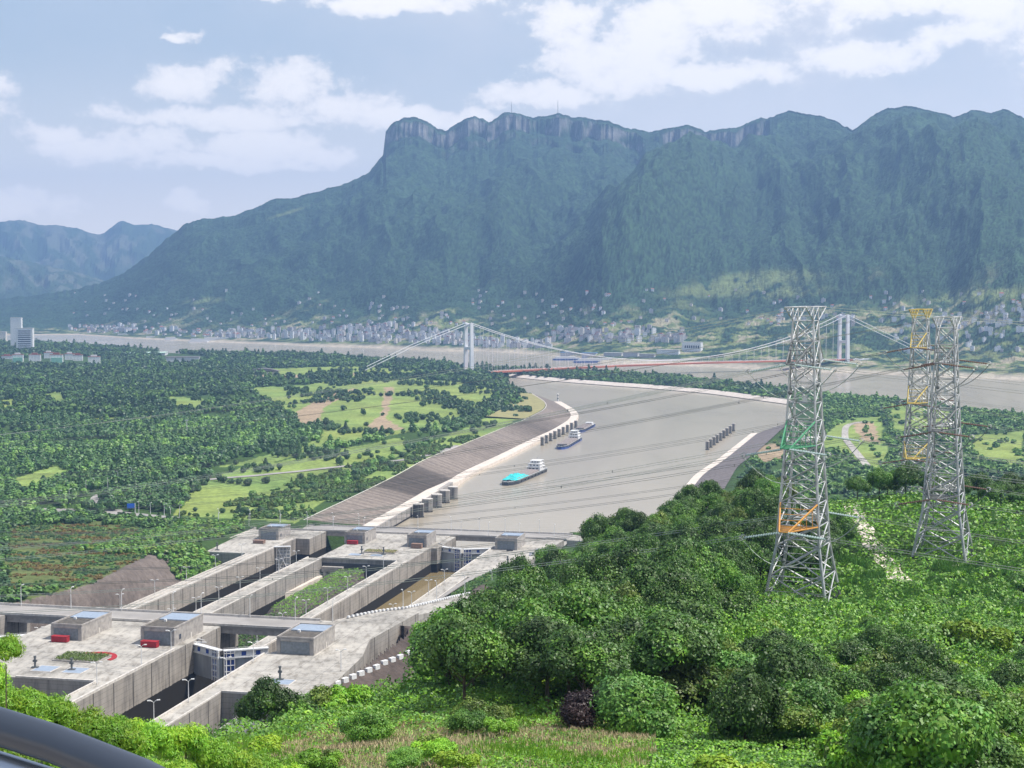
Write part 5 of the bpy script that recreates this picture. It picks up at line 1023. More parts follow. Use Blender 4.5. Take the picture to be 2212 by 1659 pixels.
PTH = [(84, 330), (88, 355), (91, 372), (84, 395), (86, 430), (100, 455)]
def cover(name, n, sel, la, lb, m, seed, hmax, label, cat, up=.7, lumps=True, blade=False, box=None):
    r = np.random.default_rng(seed); D = 60*(560/60)**r.random(n*2)**.9; X = D*r.uniform(-.36, .38, n*2)
    if box: X = r.uniform(box[0], box[1], n*2); D = r.uniform(box[2], box[3], n*2); k = sel(X, D); X = X[k][:n]; D = D[k][:n]
    z = height(X, D); hmax = hmax*sstep(88, 170, D)*np.clip((pdist(X, D, PTH)-4)/14, .1, 1) if not blade else hmax; bump = hmax*np.clip(fbm(X/4.2, D/4.2, 3, 91)*1.9-.5, 0, 1.2) if lumps else hmax*r.random(len(X))*.5
    sc_ = np.clip(D/200, .55, 2.)
    c = np.stack([X, D, z+bump+r.random(len(X))*.25], 1)
    e = .6; gx = 1.2*(fbm((X+e)/4.2, D/4.2, 3, 91)-fbm((X-e)/4.2, D/4.2, 3, 91))*hmax*1.6/(2*e); gy = (fbm(X/4.2, (D+e)/4.2, 3, 91)-fbm(X/4.2, (D-e)/4.2, 3, 91))*hmax*1.6/(2*e)
    nn = np.stack([-gx, -gy, np.full(len(X), up)], 1)+r.normal(size=(len(X), 3))*.4
    if blade:
        nn = np.stack([r.normal(size=len(X)), r.normal(size=len(X)), np.full(len(X), .15)], 1); V, T = quads(c+np.array((0, 0, .3)), nn, la*sc_, lb*sc_, r, 0, tang=np.stack([np.zeros(len(X)), np.zeros(len(X)), np.full(len(X), 1.)], 1))
    else: V, T = quads(c, nn, la*sc_, lb*sc_, r)
    link(name, np_mesh(name, V, T), m, label=label, cat=cat, kind='stuff')
def pathmask(X, Y):
    return (pdist(X, Y, [(84, 330), (88, 355), (91, 372), (84, 395), (86, 430), (100, 455)]) > 4.8) & (np.hypot(X-47, Y-297) > 9) & (np.hypot(X-109, Y-352) > 6) & (np.hypot(X-38, Y-278) > 7)
clear = [(-46,92),(-30,138),(-8,146),(6,143),(12,128),(10,104),(6,80),(-30,78)]
hillside = lambda X, Y: (lockst(X, Y)[1] > 100) | (Y < 540) & (lockst(X, Y)[0] < -560) | (lockst(X, Y)[1] > 88) & (Y < 600)
cover('undergrowth', 150000, lambda X, Y: hillside(X, Y) & ~((Y < 92) & (X > -32) & (X < 14)) & pathmask(X, Y) & ~inpoly(X, Y, clear) & (fbm(X/14, Y/14, 3, 17) < .56), .26, .16, LF['mid'], 1, 4., 'leafy mid green undergrowth covering the slope', 'undergrowth')
cover('undergrowth', 110000, lambda X, Y: hillside(X, Y) & pathmask(X, Y) & ~inpoly(X, Y, clear) & (fbm(X/14, Y/14, 3, 17) > .5) & (Y > 130), .26, .16, LF['bright'], 2, 3.2, 'bright green creepers covering the slope round the pylons', 'creepers')
cover('weeds', 30000, lambda X, Y: inpoly(X, Y, clear) & (fbm(X/7, Y/7, 3, 19) > .54), .34, .05, LF['bright'], 3, 1.4, 'fresh green weeds in the dry clearing', 'weeds', blade=True, box=(-46, 14, 78, 148))
cover('dry_grass', 36000, lambda X, Y: inpoly(X, Y, clear) & (fbm(X/7, Y/7, 3, 19) < .58), .42, .045, M['straw'], 4, .6, 'straw-coloured dry grass in the clearing at the bottom', 'dry grass', blade=True, box=(-46, 14, 78, 148))
cover('tall_grass', 22000, lambda X, Y: pathmask(X, Y) & (Y > 285) & (Y < 345) & (np.abs(X-98) < 34) & (fbm(X/7, Y/7, 2, 23) > .5), .75, .05, LF['blue'], 5, 2.4, 'tall arching reed grass between the path and the pylons', 'reed grass', blade=True, box=(60, 135, 285, 345))
# concrete path and aprons by the pylons, following the ground
def pad(name, pts, m, z=.12, **k):
    pts = np.array(pts, float); n = 24; c = pts.mean(0); V = []; 
    P = resample(list(map(tuple, pts))+[tuple(pts[0])], 1.5) if False else pts
    rings = [np.stack([c[0]+(P[:, 0]-c[0])*f, c[1]+(P[:, 1]-c[1])*f], 1) for f in (0.01, .35, .7, 1.)]; V = np.concatenate([np.column_stack([q, height(q[:, 0], q[:, 1])+z]) for q in rings]); n = len(P)
    Fc = [(j*n+i, j*n+(i+1) % n, (j+1)*n+(i+1) % n, (j+1)*n+i) for j in range(3) for i in range(n)]
    MB().add(V, Fc).build(name, m, kind='structure')
pad('path', [(47+10*math.cos(a)*(1+.12*math.sin(3*a)), 298+9*math.sin(a)) for a in np.linspace(0, 6.28, 25)[:-1]], M['pale'])
pad('path', [(38+7*math.cos(a)*(1+.2*math.sin(4*a)), 277+9*math.sin(a)) for a in np.linspace(0, 6.28, 25)[:-1]], M['pale'], .14)
pad('path', [(109+8*math.cos(a), 351+7*math.sin(a)*(1+.2*math.sin(2*a))) for a in np.linspace(0, 6.28, 25)[:-1]], M['pale'])
Pt = resample([(83,322),(84,334),(88,350),(92,366),(90,378),(86,392),(88,410),(98,440)], 2); Tn = np.gradient(Pt, axis=0); Tn /= np.hypot(*Tn.T)[:, None]; wv = 1.7+1.1*np.sin(np.arange(len(Pt))*.35)**2
V = []; 
for j, sgn in enumerate((-1, 0, 1)): q = Pt+np.stack([-Tn[:, 1], Tn[:, 0]], 1)*(sgn*wv)[:, None]; V.append(np.column_stack([q, height(q[:, 0], q[:, 1])+.16]))
n = len(Pt); MB().add(np.concatenate(V), [(j*n+i, j*n+i+1, (j+1)*n+i+1, (j+1)*n+i) for j in range(2) for i in range(n-1)]).build('path', M['pale'], kind='structure')
p_ = surf(1190, 1622, 0, 60, 400, hf=lambda x, y: hillz(x, y))
if False: pad('path', [(p_[0]+1.6*math.cos(a)+.6*math.sin(a), p_[1]+4.5*math.sin(a)) for a in np.linspace(0, 6.28, 17)[:-1]], M['pale'], .5)
# mound in the pit
def mound():
    nx, ny = 60, 26; S, T_ = np.meshgrid(np.linspace(-342, -70, nx), np.linspace(-76.5, -28, ny), indexing='ij'); c = (T_+56)/19; prof = np.clip(1.25-np.abs(c)**1.5, -.2, 1)
    along = sstep(-250, -165, S)*sstep(-70, -80, S); front = np.where((S > -180) & (S < -168), 0, 0)
    Z = -6+prof*(3+13*np.maximum(along, sstep(-186, -172, S)*(np.abs(T_+60) < 14)))+(fbm(S/6, T_/6, 3, 7)-.5)*3.5
    v = np.array([L(s, t, z) for s, t, z in zip(S.ravel(), T_.ravel(), Z.ravel())]); i = np.arange(nx*ny).reshape(nx, ny); F4_ = np.stack([i[:-1, :-1], i[:-1, 1:], i[1:, 1:], i[1:, :-1]], -1).reshape(-1, 4)
    link('mound', np_mesh('mound', v, F4_), M['rock'], kind='structure'); r = np.random.default_rng(5); k = 34000; s = r.uniform(-341, -71, k); t = r.uniform(-76, -29, k)
    fi = (s+342)/272*(nx-1); fj = (t+76.5)/48.5*(ny-1); a = np.clip(fi.astype(int), 0, nx-2); b_ = np.clip(fj.astype(int), 0, ny-2); z = Z[a, b_]*(1-(fi-a))+Z[a+1, b_]*(fi-a)
    keep = ~((s > -190) & (s < -170) & (z < 7) & (np.abs(t+60) < 12)) & (fbm(s/9, t/9, 3, 6) > .34); s, t, z = s[keep], t[keep], z[keep]; top = z > 6.5
    c = np.stack([O[0]+s*SA+t*CA, O[1]+s*CA-t*SA, z+r.random(len(s))*1.1*fbm(s/3, t/3, 2, 9)*2], 1)
    for mk, m, nm, lb in ((~top, LF['mid'], 'shrubs', 'leafy green shrubs on the sides of the mound in the pit'), (top, LF['bright'], 'grass', 'bright yellow-green grass on top of the mound in the pit')):
        sz_ = .36 if nm == 'grass' else .55; V, T = quads(c[mk], np.array((0, 0, .8))+r.normal(size=(mk.sum(), 3))*.5, sz_, sz_*.65, r); link(nm, np_mesh(nm, V, T), m, label=lb, cat='ground cover', kind='stuff')
mound()

# ------------------------------------------------------------------ park woodland
def blob(seed, nlf, cone=False, flat=1.):
    """small crown: ragged leaf clumps on a few lobes, unit radius, base at z=0"""
    r = np.random.default_rng(seed); q = []; nn = []; k = 5 if not cone else 6
    for i in range(k):
        if cone: f = i/(k-1); ctr = np.array((0, 0, .5+1.9*f)); rad = .75*(1-f)+.18
        else: d = sph(r, 1)[0]; ctr = d*np.array((.42, .42, .3)); ctr[2] = abs(ctr[2])+.75; rad = r.uniform(.42, .62)
        d = sph(r, max(4, nlf//k)); q.append(ctr+d*rad*(1+r.normal(size=(len(d), 1))*.14)); nn.append(d+r.normal(size=d.shape)*.25+np.array((0, 0, .35)))
    q = np.concatenate(q); nn = np.concatenate(nn); s = r.uniform(.17, .32, len(q))*(1.25 if nlf < 80 else 1.)*(150/nlf)**.35; V, T = quads(q, nn, s, s*.8, r); V[:, 2] *= flat; return V, T
def merged(name, pts, blobs, mats, label, cat, mis=None, seed=0):
    r = np.random.default_rng(seed); Vs, Ts, MI, off = [], [], [], 0; which = r.integers(len(blobs), size=len(pts)); ang = r.uniform(0, 6.28, len(pts)); mi = r.integers(len(mats), size=len(pts)) if mis is None else mis
    for b, (V, T) in enumerate(blobs):
        id_ = np.nonzero(which == b)[0]; p = pts[id_]; 
        if len(p) == 0: continue
        c, s = np.cos(ang[id_])[:, None], np.sin(ang[id_])[:, None]; R_ = p[:, 3:4]; H_ = p[:, 4:5]
        X = (V[None, :, 0]*c-V[None, :, 1]*s)*R_+p[:, 0:1]; Y = (V[None, :, 0]*s+V[None, :, 1]*c)*R_+p[:, 1:2]; Z = V[None, :, 2]*H_+p[:, 2:3]
        Vs.append(np.stack([X, Y, Z], -1).reshape(-1, 3)); Ts.append((T[None]+(np.arange(len(p))*len(V))[:, None, None]).reshape(-1, 4)+off); off += len(p)*len(V); MI.append(np.repeat(mi[id_], len(T)))
    me = np_mesh(name, np.concatenate(Vs), np.concatenate(Ts), mi=np.concatenate(MI)); return link(name, me, list(mats), label=label, cat=cat, kind='stuff')
def park():
    r = np.random.default_rng(77); P = []
    y = 1075.
    while y < 4800:
        sp = np.interp(y, [1075, 1500, 2500, 4500], [8.2, 9.5, 12, 16]); xs = np.arange(-.45*y, 520, sp); P.append(np.stack([xs+r.uniform(-.45, .45, len(xs))*sp, y+r.uniform(-.45, .45, len(xs))*sp], 1)); y += sp*.95
    P = np.concatenate(P); X, Y = P.T; s, t = lockst(X, Y); dch = pdist(X, Y, CH, True); dfr = pdist(X, Y, FR); land = inpoly(X, Y, FRP) & ~inpoly(X, Y, CH)
    keep = land & (dfr > 14) & (dch > 14) & (X < 130) & ~((s < 85) & (t > -260)) & ~((Y < 2700) & (X > -200) & (dch < 62)) & ((s > 85) | (t < -300))
    keep |= land & (Y > 2500) & (dch > 20) & (X > -60) & (dfr > 14)
    X, Y, dch = X[keep], Y[keep], dch[keep]; Z = height(X, Y); px, py = topx(X, Y, Z)
    den = np.ones(len(X)); nz = fbm(X/60, Y/60, 3, 44); gap = fbm(X/120, Y/120, 3, 46)
    open_ = np.zeros(len(X), bool)
    for g in GRASS+DIRT: open_ |= inpoly(px+(nz-.5)*24, py+(gap-.5)*8, g)
    den[open_] = np.where(nz[open_] > .61, .85, .014); den[(gap > .66) & ~open_] = .12
    slope = (dch > 48) & (dch < 130) & (Y < 1900); den[slope & open_] = .12
    # road loop, buildings and the road through the park stay clear
    rd = pdist(X, Y, [(-225,1102),(-300,1150),(-345,1165),(-372,1190)]) < 13; rd |= pdist(X, Y, [(-330,1200),(-345,1250),(-320,1310),(-200,1430),(-100,1560),(-60,1700)]) < 7; den[rd] = 0
    den[inpoly(px, py, [(0,775),(220,770),(225,793),(0,790)])] = 0; den[inpoly(px, py, [(340,758),(440,770),(445,785),(350,790)])] = 0
    k = r.random(len(X)) < den; X, Y, Z, px, py, nz, open_ = X[k], Y[k], Z[k], px[k], py[k], nz[k], open_[k]
    R_ = r.uniform(3.4, 6.2, len(X))*np.interp(Y, [1100, 4500], [.95, 1.35])*np.where(open_, .75, 1); H_ = R_*r.uniform(.75, 1.15, len(X)); H_ = np.where(nz > .57, H_*1.1, H_)
    pts = np.stack([X, Y, Z-.5, R_, H_], 1); vis = (px > -60) & (px < 2280); pts = pts[vis]; nz = nz[vis]; mi = np.clip((nz*3.4-.25+r.normal(size=len(nz))*.55), 0, 2).astype(int); open_ = open_[vis]
    mi = np.where(nz > .56, 1, mi)
    mats = [LF['farm'], LF['fard'], LF['farl']]
    order = np.argsort(pts[:, 1]-np.where(open_, 900, 0)); near = order[:280]; rest = order[280:]
    # the largest-looking ones are individuals
    pr = [[np_mesh('crown', *blob(900+i, 420, cone=(i == 3))) for i in range(4)] for m in mats]
    for a, m in zip(pr, mats):
        for me in a: me.materials.append(m)
    tk = MB().tube((0, 0, 0), (0, 0, .8), .07, 6, .04); [tk.tube((0, 0, .4), (.35*math.cos(a), .35*math.sin(a), .8), .03, 4) for a in (0, 2, 4)]
    tm = bpy.data.meshes.new('trunk'); tm.from_pydata([tuple(map(float, v)) for v in tk.v], [], tk.f); tm.materials.append(M['bark'])
    for i in near:
        x, y, z, R1, H1 = pts[i]; lb = ('lone tree standing on the open park lawn' if open_[i] else ('mid green tree', 'dark green tree', 'light green tree')[mi[i]]+' in the park wood left of the channel')
        o = empty('park_tree', (x, y, z), r.uniform(0, 6.28), label=lb, cat='tree', group='trees on the open park lawn' if open_[i] else 'nearest trees of the park wood')
        c = bpy.data.objects.new('crown', pr[mi[i]][int(r.integers(3)) if r.random() < .93 else 3]); C.objects.link(c); c.parent = o; c.scale = (R1, R1, H1); c2 = bpy.data.objects.new('trunk', tm); C.objects.link(c2); c2.parent = o; c2.scale = (R1, R1, H1)
    rp = pts[rest]; rm = mi[rest]; nr_ = rp[:, 1] < 2000
    B1 = [blob(i, 190) for i in range(9)]+[blob(9, 170, cone=True)]; B2 = [blob(20+i, 70) for i in range(10)]+[blob(29, 80, cone=True)]
    merged('woodland', rp, B2, mats, 'dense green woodland covering the park beside the channel', 'woodland', rm, 5) if False else None
    merged('woodland', rp[nr_], B1, mats, 'nearer mass of the park woodland left of the channel', 'woodland', rm[nr_], 5)
    merged('woodland', rp[~nr_], B2, mats, 'farther mass of the park woodland towards the river', 'woodland', rm[~nr_], 6)
    # right bank scrub and dike trees
    Xr = r.uniform(140, 1500, 26000); Yr = r.uniform(1100, 3500, 26000); dch = pdist(Xr, Yr, CH, True); dfr = pdist(Xr, Yr, FR); Zr = height(Xr, Yr); px, py = topx(Xr, Yr, Zr)
    k = inpoly(Xr, Yr, FRP) & ~inpoly(Xr, Yr, CH) & (px < 2300) & (dfr > 12) & np.where(Yr > 2480, dch > 18, dch > 52); grs = np.zeros(len(Xr), bool)
    for g in GRASS+DIRT: grs |= inpoly(px, py, g)
    rdr = pdist(Xr, Yr, RRD) < 9; k &= ~rdr & ~(grs & (r.random(len(Xr)) > .12)); k &= r.random(len(Xr)) < .85; q = np.stack([Xr, Yr, Zr-.6, r.uniform(2.5, 5.5, len(Xr)), r.uniform(2, 4.5, len(Xr))], 1)[k]; m3 = np.clip((fbm(q[:, 0]/50, q[:, 1]/50, 3, 47)*3.6-.4), 0, 2).astype(int)
    q[:, 3:] *= np.where(q[:, 1:2] > 2400, 1.35, 1.)
    merged('scrub', q, B2, [LF['farl'], LF['farm'], LF['fard']], 'green scrub and trees on the right bank and the long dike', 'scrub', m3, 8)
    # planting area left of the locks
    Xg = r.uniform(-420, -130, 16000); Yg = r.uniform(650, 1200, 16000); Zg = height(Xg, Yg); px, py = topx(Xg, Yg, Zg); s, t = lockst(Xg, Yg)
    k = (inpoly(px, py, GARDEN) | (pdist(px, py, GARDEN, True) < 8)) & (-t > np.interp(s, [-345, -250, -139, -60], [141, 143, 165, 180])) & (Yg > 690); Xg, Yg, Zg, px, py, s, t = [v[k] for v in (Xg, Yg, Zg, px, py, s, t)]; bnd = fbm(Xg/16, Yg/9, 3, 61); edge = pdist(px, py, GARDEN, True) < 13
    mm = np.where(edge, np.where(bnd > .5, 1, 0), np.where(bnd > .56, 2, np.where(bnd > .50, 3, np.where(bnd > .42, 0, 1)))); big = edge; kk = big | (r.random(len(Xg)) < .8); q = np.stack([Xg, Yg, Zg-.3, np.where(big, r.uniform(2.6, 4., len(Xg)), r.uniform(1., 2., len(Xg))), np.where(big, r.uniform(2., 3., len(Xg)), r.uniform(.5, 1.1, len(Xg)))], 1)
    k2 = kk & ((~big) | (r.random(len(Xg)) < .4)) & (fbm(Xg/20, Yg/20, 2, 66) < .7); merged('garden_shrubs', q[k2], B2, [LF['farm'], LF['fard'], LF['orange'], LF['olive']], 'planting of orange and green shrubs left of the locks', 'shrubs', mm[k2], 9)
    Xg = r.uniform(-330, -100, 5000); Yg = r.uniform(880, 1160, 5000); s, t = lockst(Xg, Yg); k = (t < -136) & (t > -215) & (s > -132) & (s < 36) & ~((s > -66) & (t > -170)); q = np.stack([Xg, Yg, height(Xg, Yg)-.4, r.uniform(1.8, 3.8, 5000), r.uniform(1.6, 3.2, 5000)], 1)[k]
    merged('shrubs', q, B2, [LF['mid'], LF['olive'], LF['farm']], 'green shrubs on the bank beside the box-shaped lock platform', 'shrubs', None, 10)
    Xg = r.uniform(-330, -20, 16000); Yg = r.uniform(1120, 1800, 16000); dc = pdist(Xg, Yg, CH, True); s, t = lockst(Xg, Yg); lim_ = np.interp(Yg, [1120, 1500, 1800], [150, 105, 70]); k = (dc > 52) & (dc < lim_) & (s > 75) & inpoly(Xg, Yg, FRP) & ~inpoly(Xg, Yg, CH) & (fbm(Xg/30, Yg/30, 3, 14) > .42); q = np.stack([Xg, Yg, height(Xg, Yg)-.4, r.uniform(1.3, 3.2, 16000), r.uniform(1., 2.6, 16000)], 1)[k]
    merged('shrubs', q, B2, [LF['farl'], LF['farm'], LF['olive']], 'green and yellowish shrubs on the bank above the striped stone slope', 'shrubs', None, 12)
    Xg = r.uniform(-120, 60, 9000); Yg = r.uniform(700, 1000, 9000); s, t = lockst(Xg, Yg); rt = np.interp(s, [p[0] for p in RA], [p[1] for p in RA]); k = (s > -320) & (s < -112) & (t > 37) & (t < rt-2) & (fbm(Xg/8, Yg/8, 2, 4) > .36); q = np.stack([Xg, Yg, height(Xg, Yg)-.3, r.uniform(.9, 2., 9000), r.uniform(.5, 1.2, 9000)], 1)[k]
    merged('shrubs', q, B2, [LF['mid'], LF['olive'], LF['farm']], 'low hedge and shrubs between the lock and the curving road', 'shrubs', None, 11)
RRD = [(475,2029),(451,2014),(430,1960),(416,1902),(405,1850),(394,1802),(380,1700),(370,1631),(353,1505)]
park()
# roads of the park and the right bank
def ground_road(P, w, m, z=.35, **k):
    Q = resample(P, 5); T = np.gradient(Q, axis=0); T /= np.hypot(*T.T)[:, None]; V = [np.column_stack([Q+np.stack([-T[:, 1], T[:, 0]], 1)*w*sg, height(*(Q+np.stack([-T[:, 1], T[:, 0]], 1)*w*sg).T)+z]) for sg in (-.5, 0, .5)]; n = len(Q)
    MB().add(np.concatenate(V), [(j*n+i, j*n+i+1, (j+1)*n+i+1, (j+1)*n+i) for j in range(2) for i in range(n-1)]).build('road', m, kind='structure')
ground_road(RRD, 8, M['deck']); ground_road([(-330,1200),(-345,1250),(-320,1310),(-200,1430),(-100,1560),(-60,1700)], 8, M['asphalt'], .5)
q = [L(42, -236)[:2], L(64, -236)[:2]]; MB().prism([L(41, -234)[:2], L(63, -234)[:2], (-300, 1172), (-318, 1215), (-325, 1262), (-352, 1262), (-350, 1215), (-385, 1195), (-392, 1165), (-345, 1150), (-300, 1138)], 14, 18.6).build('road', M['asphalt'], kind='structure')
# ------------------------------------------------------------------ towns and buildings
def facade(name, wall, wall2, gx=3.2, gz=3.1, ww=.45, hh=.42):
    m, N, K, b = nodes(name); tc = N.new('ShaderNodeTexCoord'); sp = N.new('ShaderNodeSeparateXYZ'); K.new(tc.outputs['Object'], sp.inputs[0]); g = N.new('ShaderNodeNewGeometry'); ns = N.new('ShaderNodeSeparateXYZ'); K.new(g.outputs['Normal'], ns.inputs[0])
    def mm(op, a, c=None):
        n = N.new('ShaderNodeMath'); n.operation = op
        for i, v in enumerate((a, c)):
            if v is None: continue
            if isinstance(v, (int, float)): n.inputs[i].default_value = v
            else: K.new(v, n.inputs[i])
        return n.outputs[0]
    h = mm('LESS_THAN', mm('FRACT', mm('DIVIDE', mm('ADD', mm('ADD', sp.outputs[0], sp.outputs[1]), 100.8), gx)), ww); v = mm('LESS_THAN', mm('FRACT', mm('DIVIDE', mm('SUBTRACT', sp.outputs[2], -99.2), gz)), hh)
    f = mm('MULTIPLY', mm('MULTIPLY', h, v), mm('LESS_THAN', mm('ABSOLUTE', ns.outputs[2]), .3)); oi = N.new('ShaderNodeObjectInfo')
    c0 = N.new('ShaderNodeMixRGB'); K.new(oi.outputs['Random'], c0.inputs[0]); c0.inputs[1].default_value = (*wall, 1); c0.inputs[2].default_value = (*wall2, 1)
    c1 = N.new('ShaderNodeMixRGB'); K.new(f, c1.inputs[0]); K.new(c0.outputs[0], c1.inputs[1]); c1.inputs[2].default_value = (.16, .18, .22, 1); K.new(c1.outputs[0], b.inputs['Base Color']); b.inputs['Roughness'].default_value = .7; return m
FC = [facade('facade_white', (.88, .88, .87), (.78, .78, .80)), facade('facade_cream', (.80, .75, .66), (.72, .64, .58)), facade('facade_grey', (.66, .64, .65), (.52, .49, .49))]
RF = [mat('grey_tile', (.17, .16, .16), (.11, .10, .10), .2), mat('red_tile', (.33, .12, .08), (.25, .09, .06), .2), mat('pale_roof', (.5, .5, .5), (.4, .4, .4), .2), mat('blue_roof', (.08, .22, .5), (.07, .18, .42), .2)]
def bmesh_house(w, d, h, roof):
    b = MB(); b.box(-w/2, w/2, -d/2, d/2, -6, h); nb = len(b.f)
    if roof == 'gable': b.add([(-w/2-.6, -d/2-.6, h), (w/2+.6, -d/2-.6, h), (w/2+.6, d/2+.6, h), (-w/2-.6, d/2+.6, h), (-w/2-.6, 0, h+d*.28), (w/2+.6, 0, h+d*.28)], [(0, 1, 5, 4), (2, 3, 4, 5), (1, 2, 5), (3, 0, 4), (3, 2, 1, 0)])
    else: b.box(-w/2-.3, w/2+.3, -d/2-.3, d/2+.3, h, h+.7); b.box(-w*.2, w*.1, -d*.2, d*.25, h+.7, h+3)
    return b, nb
BP = []
for i, (w, d, h, rf, fc, ro) in enumerate([(11, 9, 8, 'gable', 0, 0), (12, 10, 7, 'gable', 1, 0), (12, 10, 13, 'flat', 0, 2), (17, 9, 15, 'flat', 0, 2), (12, 10, 16, 'flat', 1, 2), (24, 10, 12, 'flat', 2, 0), (12, 11, 24, 'flat', 0, 2), (14, 11, 10, 'flat', 2, 2), (18, 10, 7, 'gable', 0, 3), (14, 10, 18, 'flat', 2, 1), (11, 9, 6, 'gable', 0, 1)]):
    b, nb = bmesh_house(w, d, h, rf); me = bpy.data.meshes.new('town_building'); me.from_pydata([tuple(map(float, v)) for v in b.v], [], b.f); me.materials.append(FC[fc]); me.materials.append(RF[ro])
    me.polygons.foreach_set('material_index', [0 if j < nb else 1 for j in range(len(b.f))]); BP.append((me, w, d, h))
TOWN = []
def town(px0, px1, v0, v1, n, kinds, label, group, seed, dens=lambda x, v, r: True, smin=.8, smax=1.2):
    r = np.random.default_rng(seed); c = 0
    for _ in range(n*6):
        if c >= n: break
        px = r.uniform(px0, px1); v = r.uniform(v0, v1)
        if not dens(px, v, r): continue
        x, y, z = mount_at(px, v); k = kinds[int(r.integers(len(kinds)))]; TOWN.append((y, x, max(z, 2)+.5, k, r.normal()*.35-.15, r.uniform(smin, smax), r.uniform(.8, 1.25), label, group)); c += 1
def build_town():
    T_ = sorted(TOWN, key=lambda q: -BP[q[3]][1]*BP[q[3]][3]*q[5]**2/q[0]**2)
    for y, x, z, k, rz, s, sz, lb, gr in T_[:290]:
        o = bpy.data.objects.new('town_building', BP[k][0]); C.objects.link(o); o.location = (x, y, z); o.rotation_euler[2] = rz; o.scale = (s, s, s*sz); tag(o, lb, 'building', gr)
    V, Fc, mi, mm = [], [], [], FC+RF
    for y, x, z, k, rz, s, sz, lb, gr in T_[290:]:
        me = BP[k][0]; b0 = len(V); c, sn = math.cos(rz)*s, math.sin(rz)*s; V += [(x+v.co.x*c-v.co.y*sn, y+v.co.x*sn+v.co.y*c, z+v.co.z*s*sz) for v in me.vertices]
        for p in me.polygons: Fc.append(tuple(b0+i for i in p.vertices)); mi.append(mm.index(me.materials[p.material_index]))
    me = bpy.data.meshes.new('far_houses'); me.from_pydata([tuple(map(float, v)) for v in V], [], Fc); [me.materials.append(q) for q in mm]; me.polygons.foreach_set('material_index', mi)
    tag(link('far_houses', me), 'smallest far houses of the riverside towns and mountain slope', 'houses', None, 'stuff')
def inter(pts): return lambda x: np.interp(x, *zip(*pts))
sh = inter([(150, 722), (300, 727), (460, 735), (560, 738), (730, 745), (960, 752), (1110, 760), (1300, 765)])
town(150, 520, 690, 735, 110, [0, 1, 2, 7, 10], 'small pale building of the far left town', 'buildings of the far riverside town, left part', 1, lambda x, v, r: v > sh(x)-20 and v < sh(x)-5)
town(490, 1190, 645, 752, 420, [2, 3, 4, 6, 5, 7, 9, 0], 'pale block of the town across the river', 'blocks of the town across the river', 2, lambda x, v, r: v < sh(x)-6 and v > sh(x)-20-38*max(0, 1-abs(x-830)/260)*r.random(), .65, 1.)
town(1180, 1480, 690, 741, 130, [9, 3, 4, 5, 2, 7, 1], 'greyish block between the bridge towers', 'blocks of the town between the bridge towers', 3, lambda x, v, r: v > 741-34*r.random()**1.5-6, .65, 1.)
town(1930, 2230, 670, 765, 100, [2, 7, 0, 3], 'pale block behind the right-hand pylons', 'blocks of the town behind the right-hand pylons', 4, lambda x, v, r: True, .5, .75)
town(150, 2212, 630, 705, 200, [0, 1, 10, 7], 'farmhouse on the lower mountain slope', 'farmhouses on the lower mountain slope', 5, lambda x, v, r: r.random() < .15+.85*((v-630)/75)**1.5, .6, .9)
build_town()
def building(name, px, py, z, w, d, h, label, rz=0, fc=0, ro=2, bands=0, D=None):
    x, y, _ = at(px, py, z); o = empty(name, (x, y, z), rz, label=label, cat='building'); MB().box(-w/2, w/2, 0, d, -4, h).build('wall', FC[fc], o); MB().box(-w/2-.5, w/2+.5, -.5, d+.5, h+.01, h+1).build('roof', RF[ro], o)
    for k in range(bands): MB().box(-w*.38, w*.38, -.6, -.02, 6+k*(h-8)/bands, 6+k*(h-8)/bands+2.2).build('window', M['win'], o)
    return o
building('tower_block', 53, 762, 18, 44, 20, 66, 'white slab tower with dark horizontal window bands at the left edge', .1, 0, 2, 10)
building('tower_block', 35, 757, 18, 30, 18, 92, 'tallest white tower behind the banded slab at the left edge', .1, 0, 2)
building('tower_block', 2, 745, 18, 30, 20, 40, 'cream block cut by the left picture edge', .1, 1, 2)
for i, (px, py, w, h, lb) in enumerate([(38,787,22,20,'white villa block wrapped in green netting, leftmost of the row'), (75,786,24,19,'white villa block right of the netted one'), (105,779,20,17,'small white villa behind the row'), (122,788,26,21,'white villa block with pale green screen in the middle of the row'),
                                        (150,783,20,18,'white villa with red roof right of the screen'), (168,785,20,17,'white villa with red roof, second from the right of the row'), (203,790,24,18,'white stepped villa standing alone at the right end'), (15,780,24,10,'low white building behind the villas at the left edge')]):
    o = building('villa', px, py-2, 18, w*1.1, 14, h, lb, .2, 0, 1)
    MB().box(-w*.3, w*.25, 2, 10, h+1.01, h+4.5).build('roof_tower', RF[1] if i % 2 else M['white'], o)
    if i in (0, 3): MB().box(-w*.45, w*.5, -1.5, -.05, 0, h*.7).build('netting', mat('green_netting', (.25, .5, .38), (.2, .42, .32), .3), o)
o = building('hall', 393, 786, 17, 78, 40, 15, 'long low grey hall with dark roof beside the pale green roofs', .12, 2, 0); MB().box(-30, 0, -.5, -.02, 3, 9).build('door', M['white'], o)
o = building('factory_hall', 318, 771, 17, 90, 60, 9, 'pale green flat-roofed factory hall in the trees', .1, 0, 2); MB().box(-45, 45, -3, 58, 10.1, 11).build('roof_sheet', mat('pale_green_roof', (.48, .64, .55), (.44, .6, .5), .1), o)
o = building('pavilion', 568, 809, 19, 60, 26, 5, 'pavilion with a shallow arched grey roof in the park', .15, 1, 0)
b = MB(); n = 12; b.prism([(-34, 0)]+[(-34+68*i/n, 0) for i in range(1, n+1)], 0, 0) if False else None
V = []; 
for yy in (-3, 30): V += [(-34+68*i/n, yy, 6.2+6*math.sin(math.pi*i/n)) for i in range(n+1)]
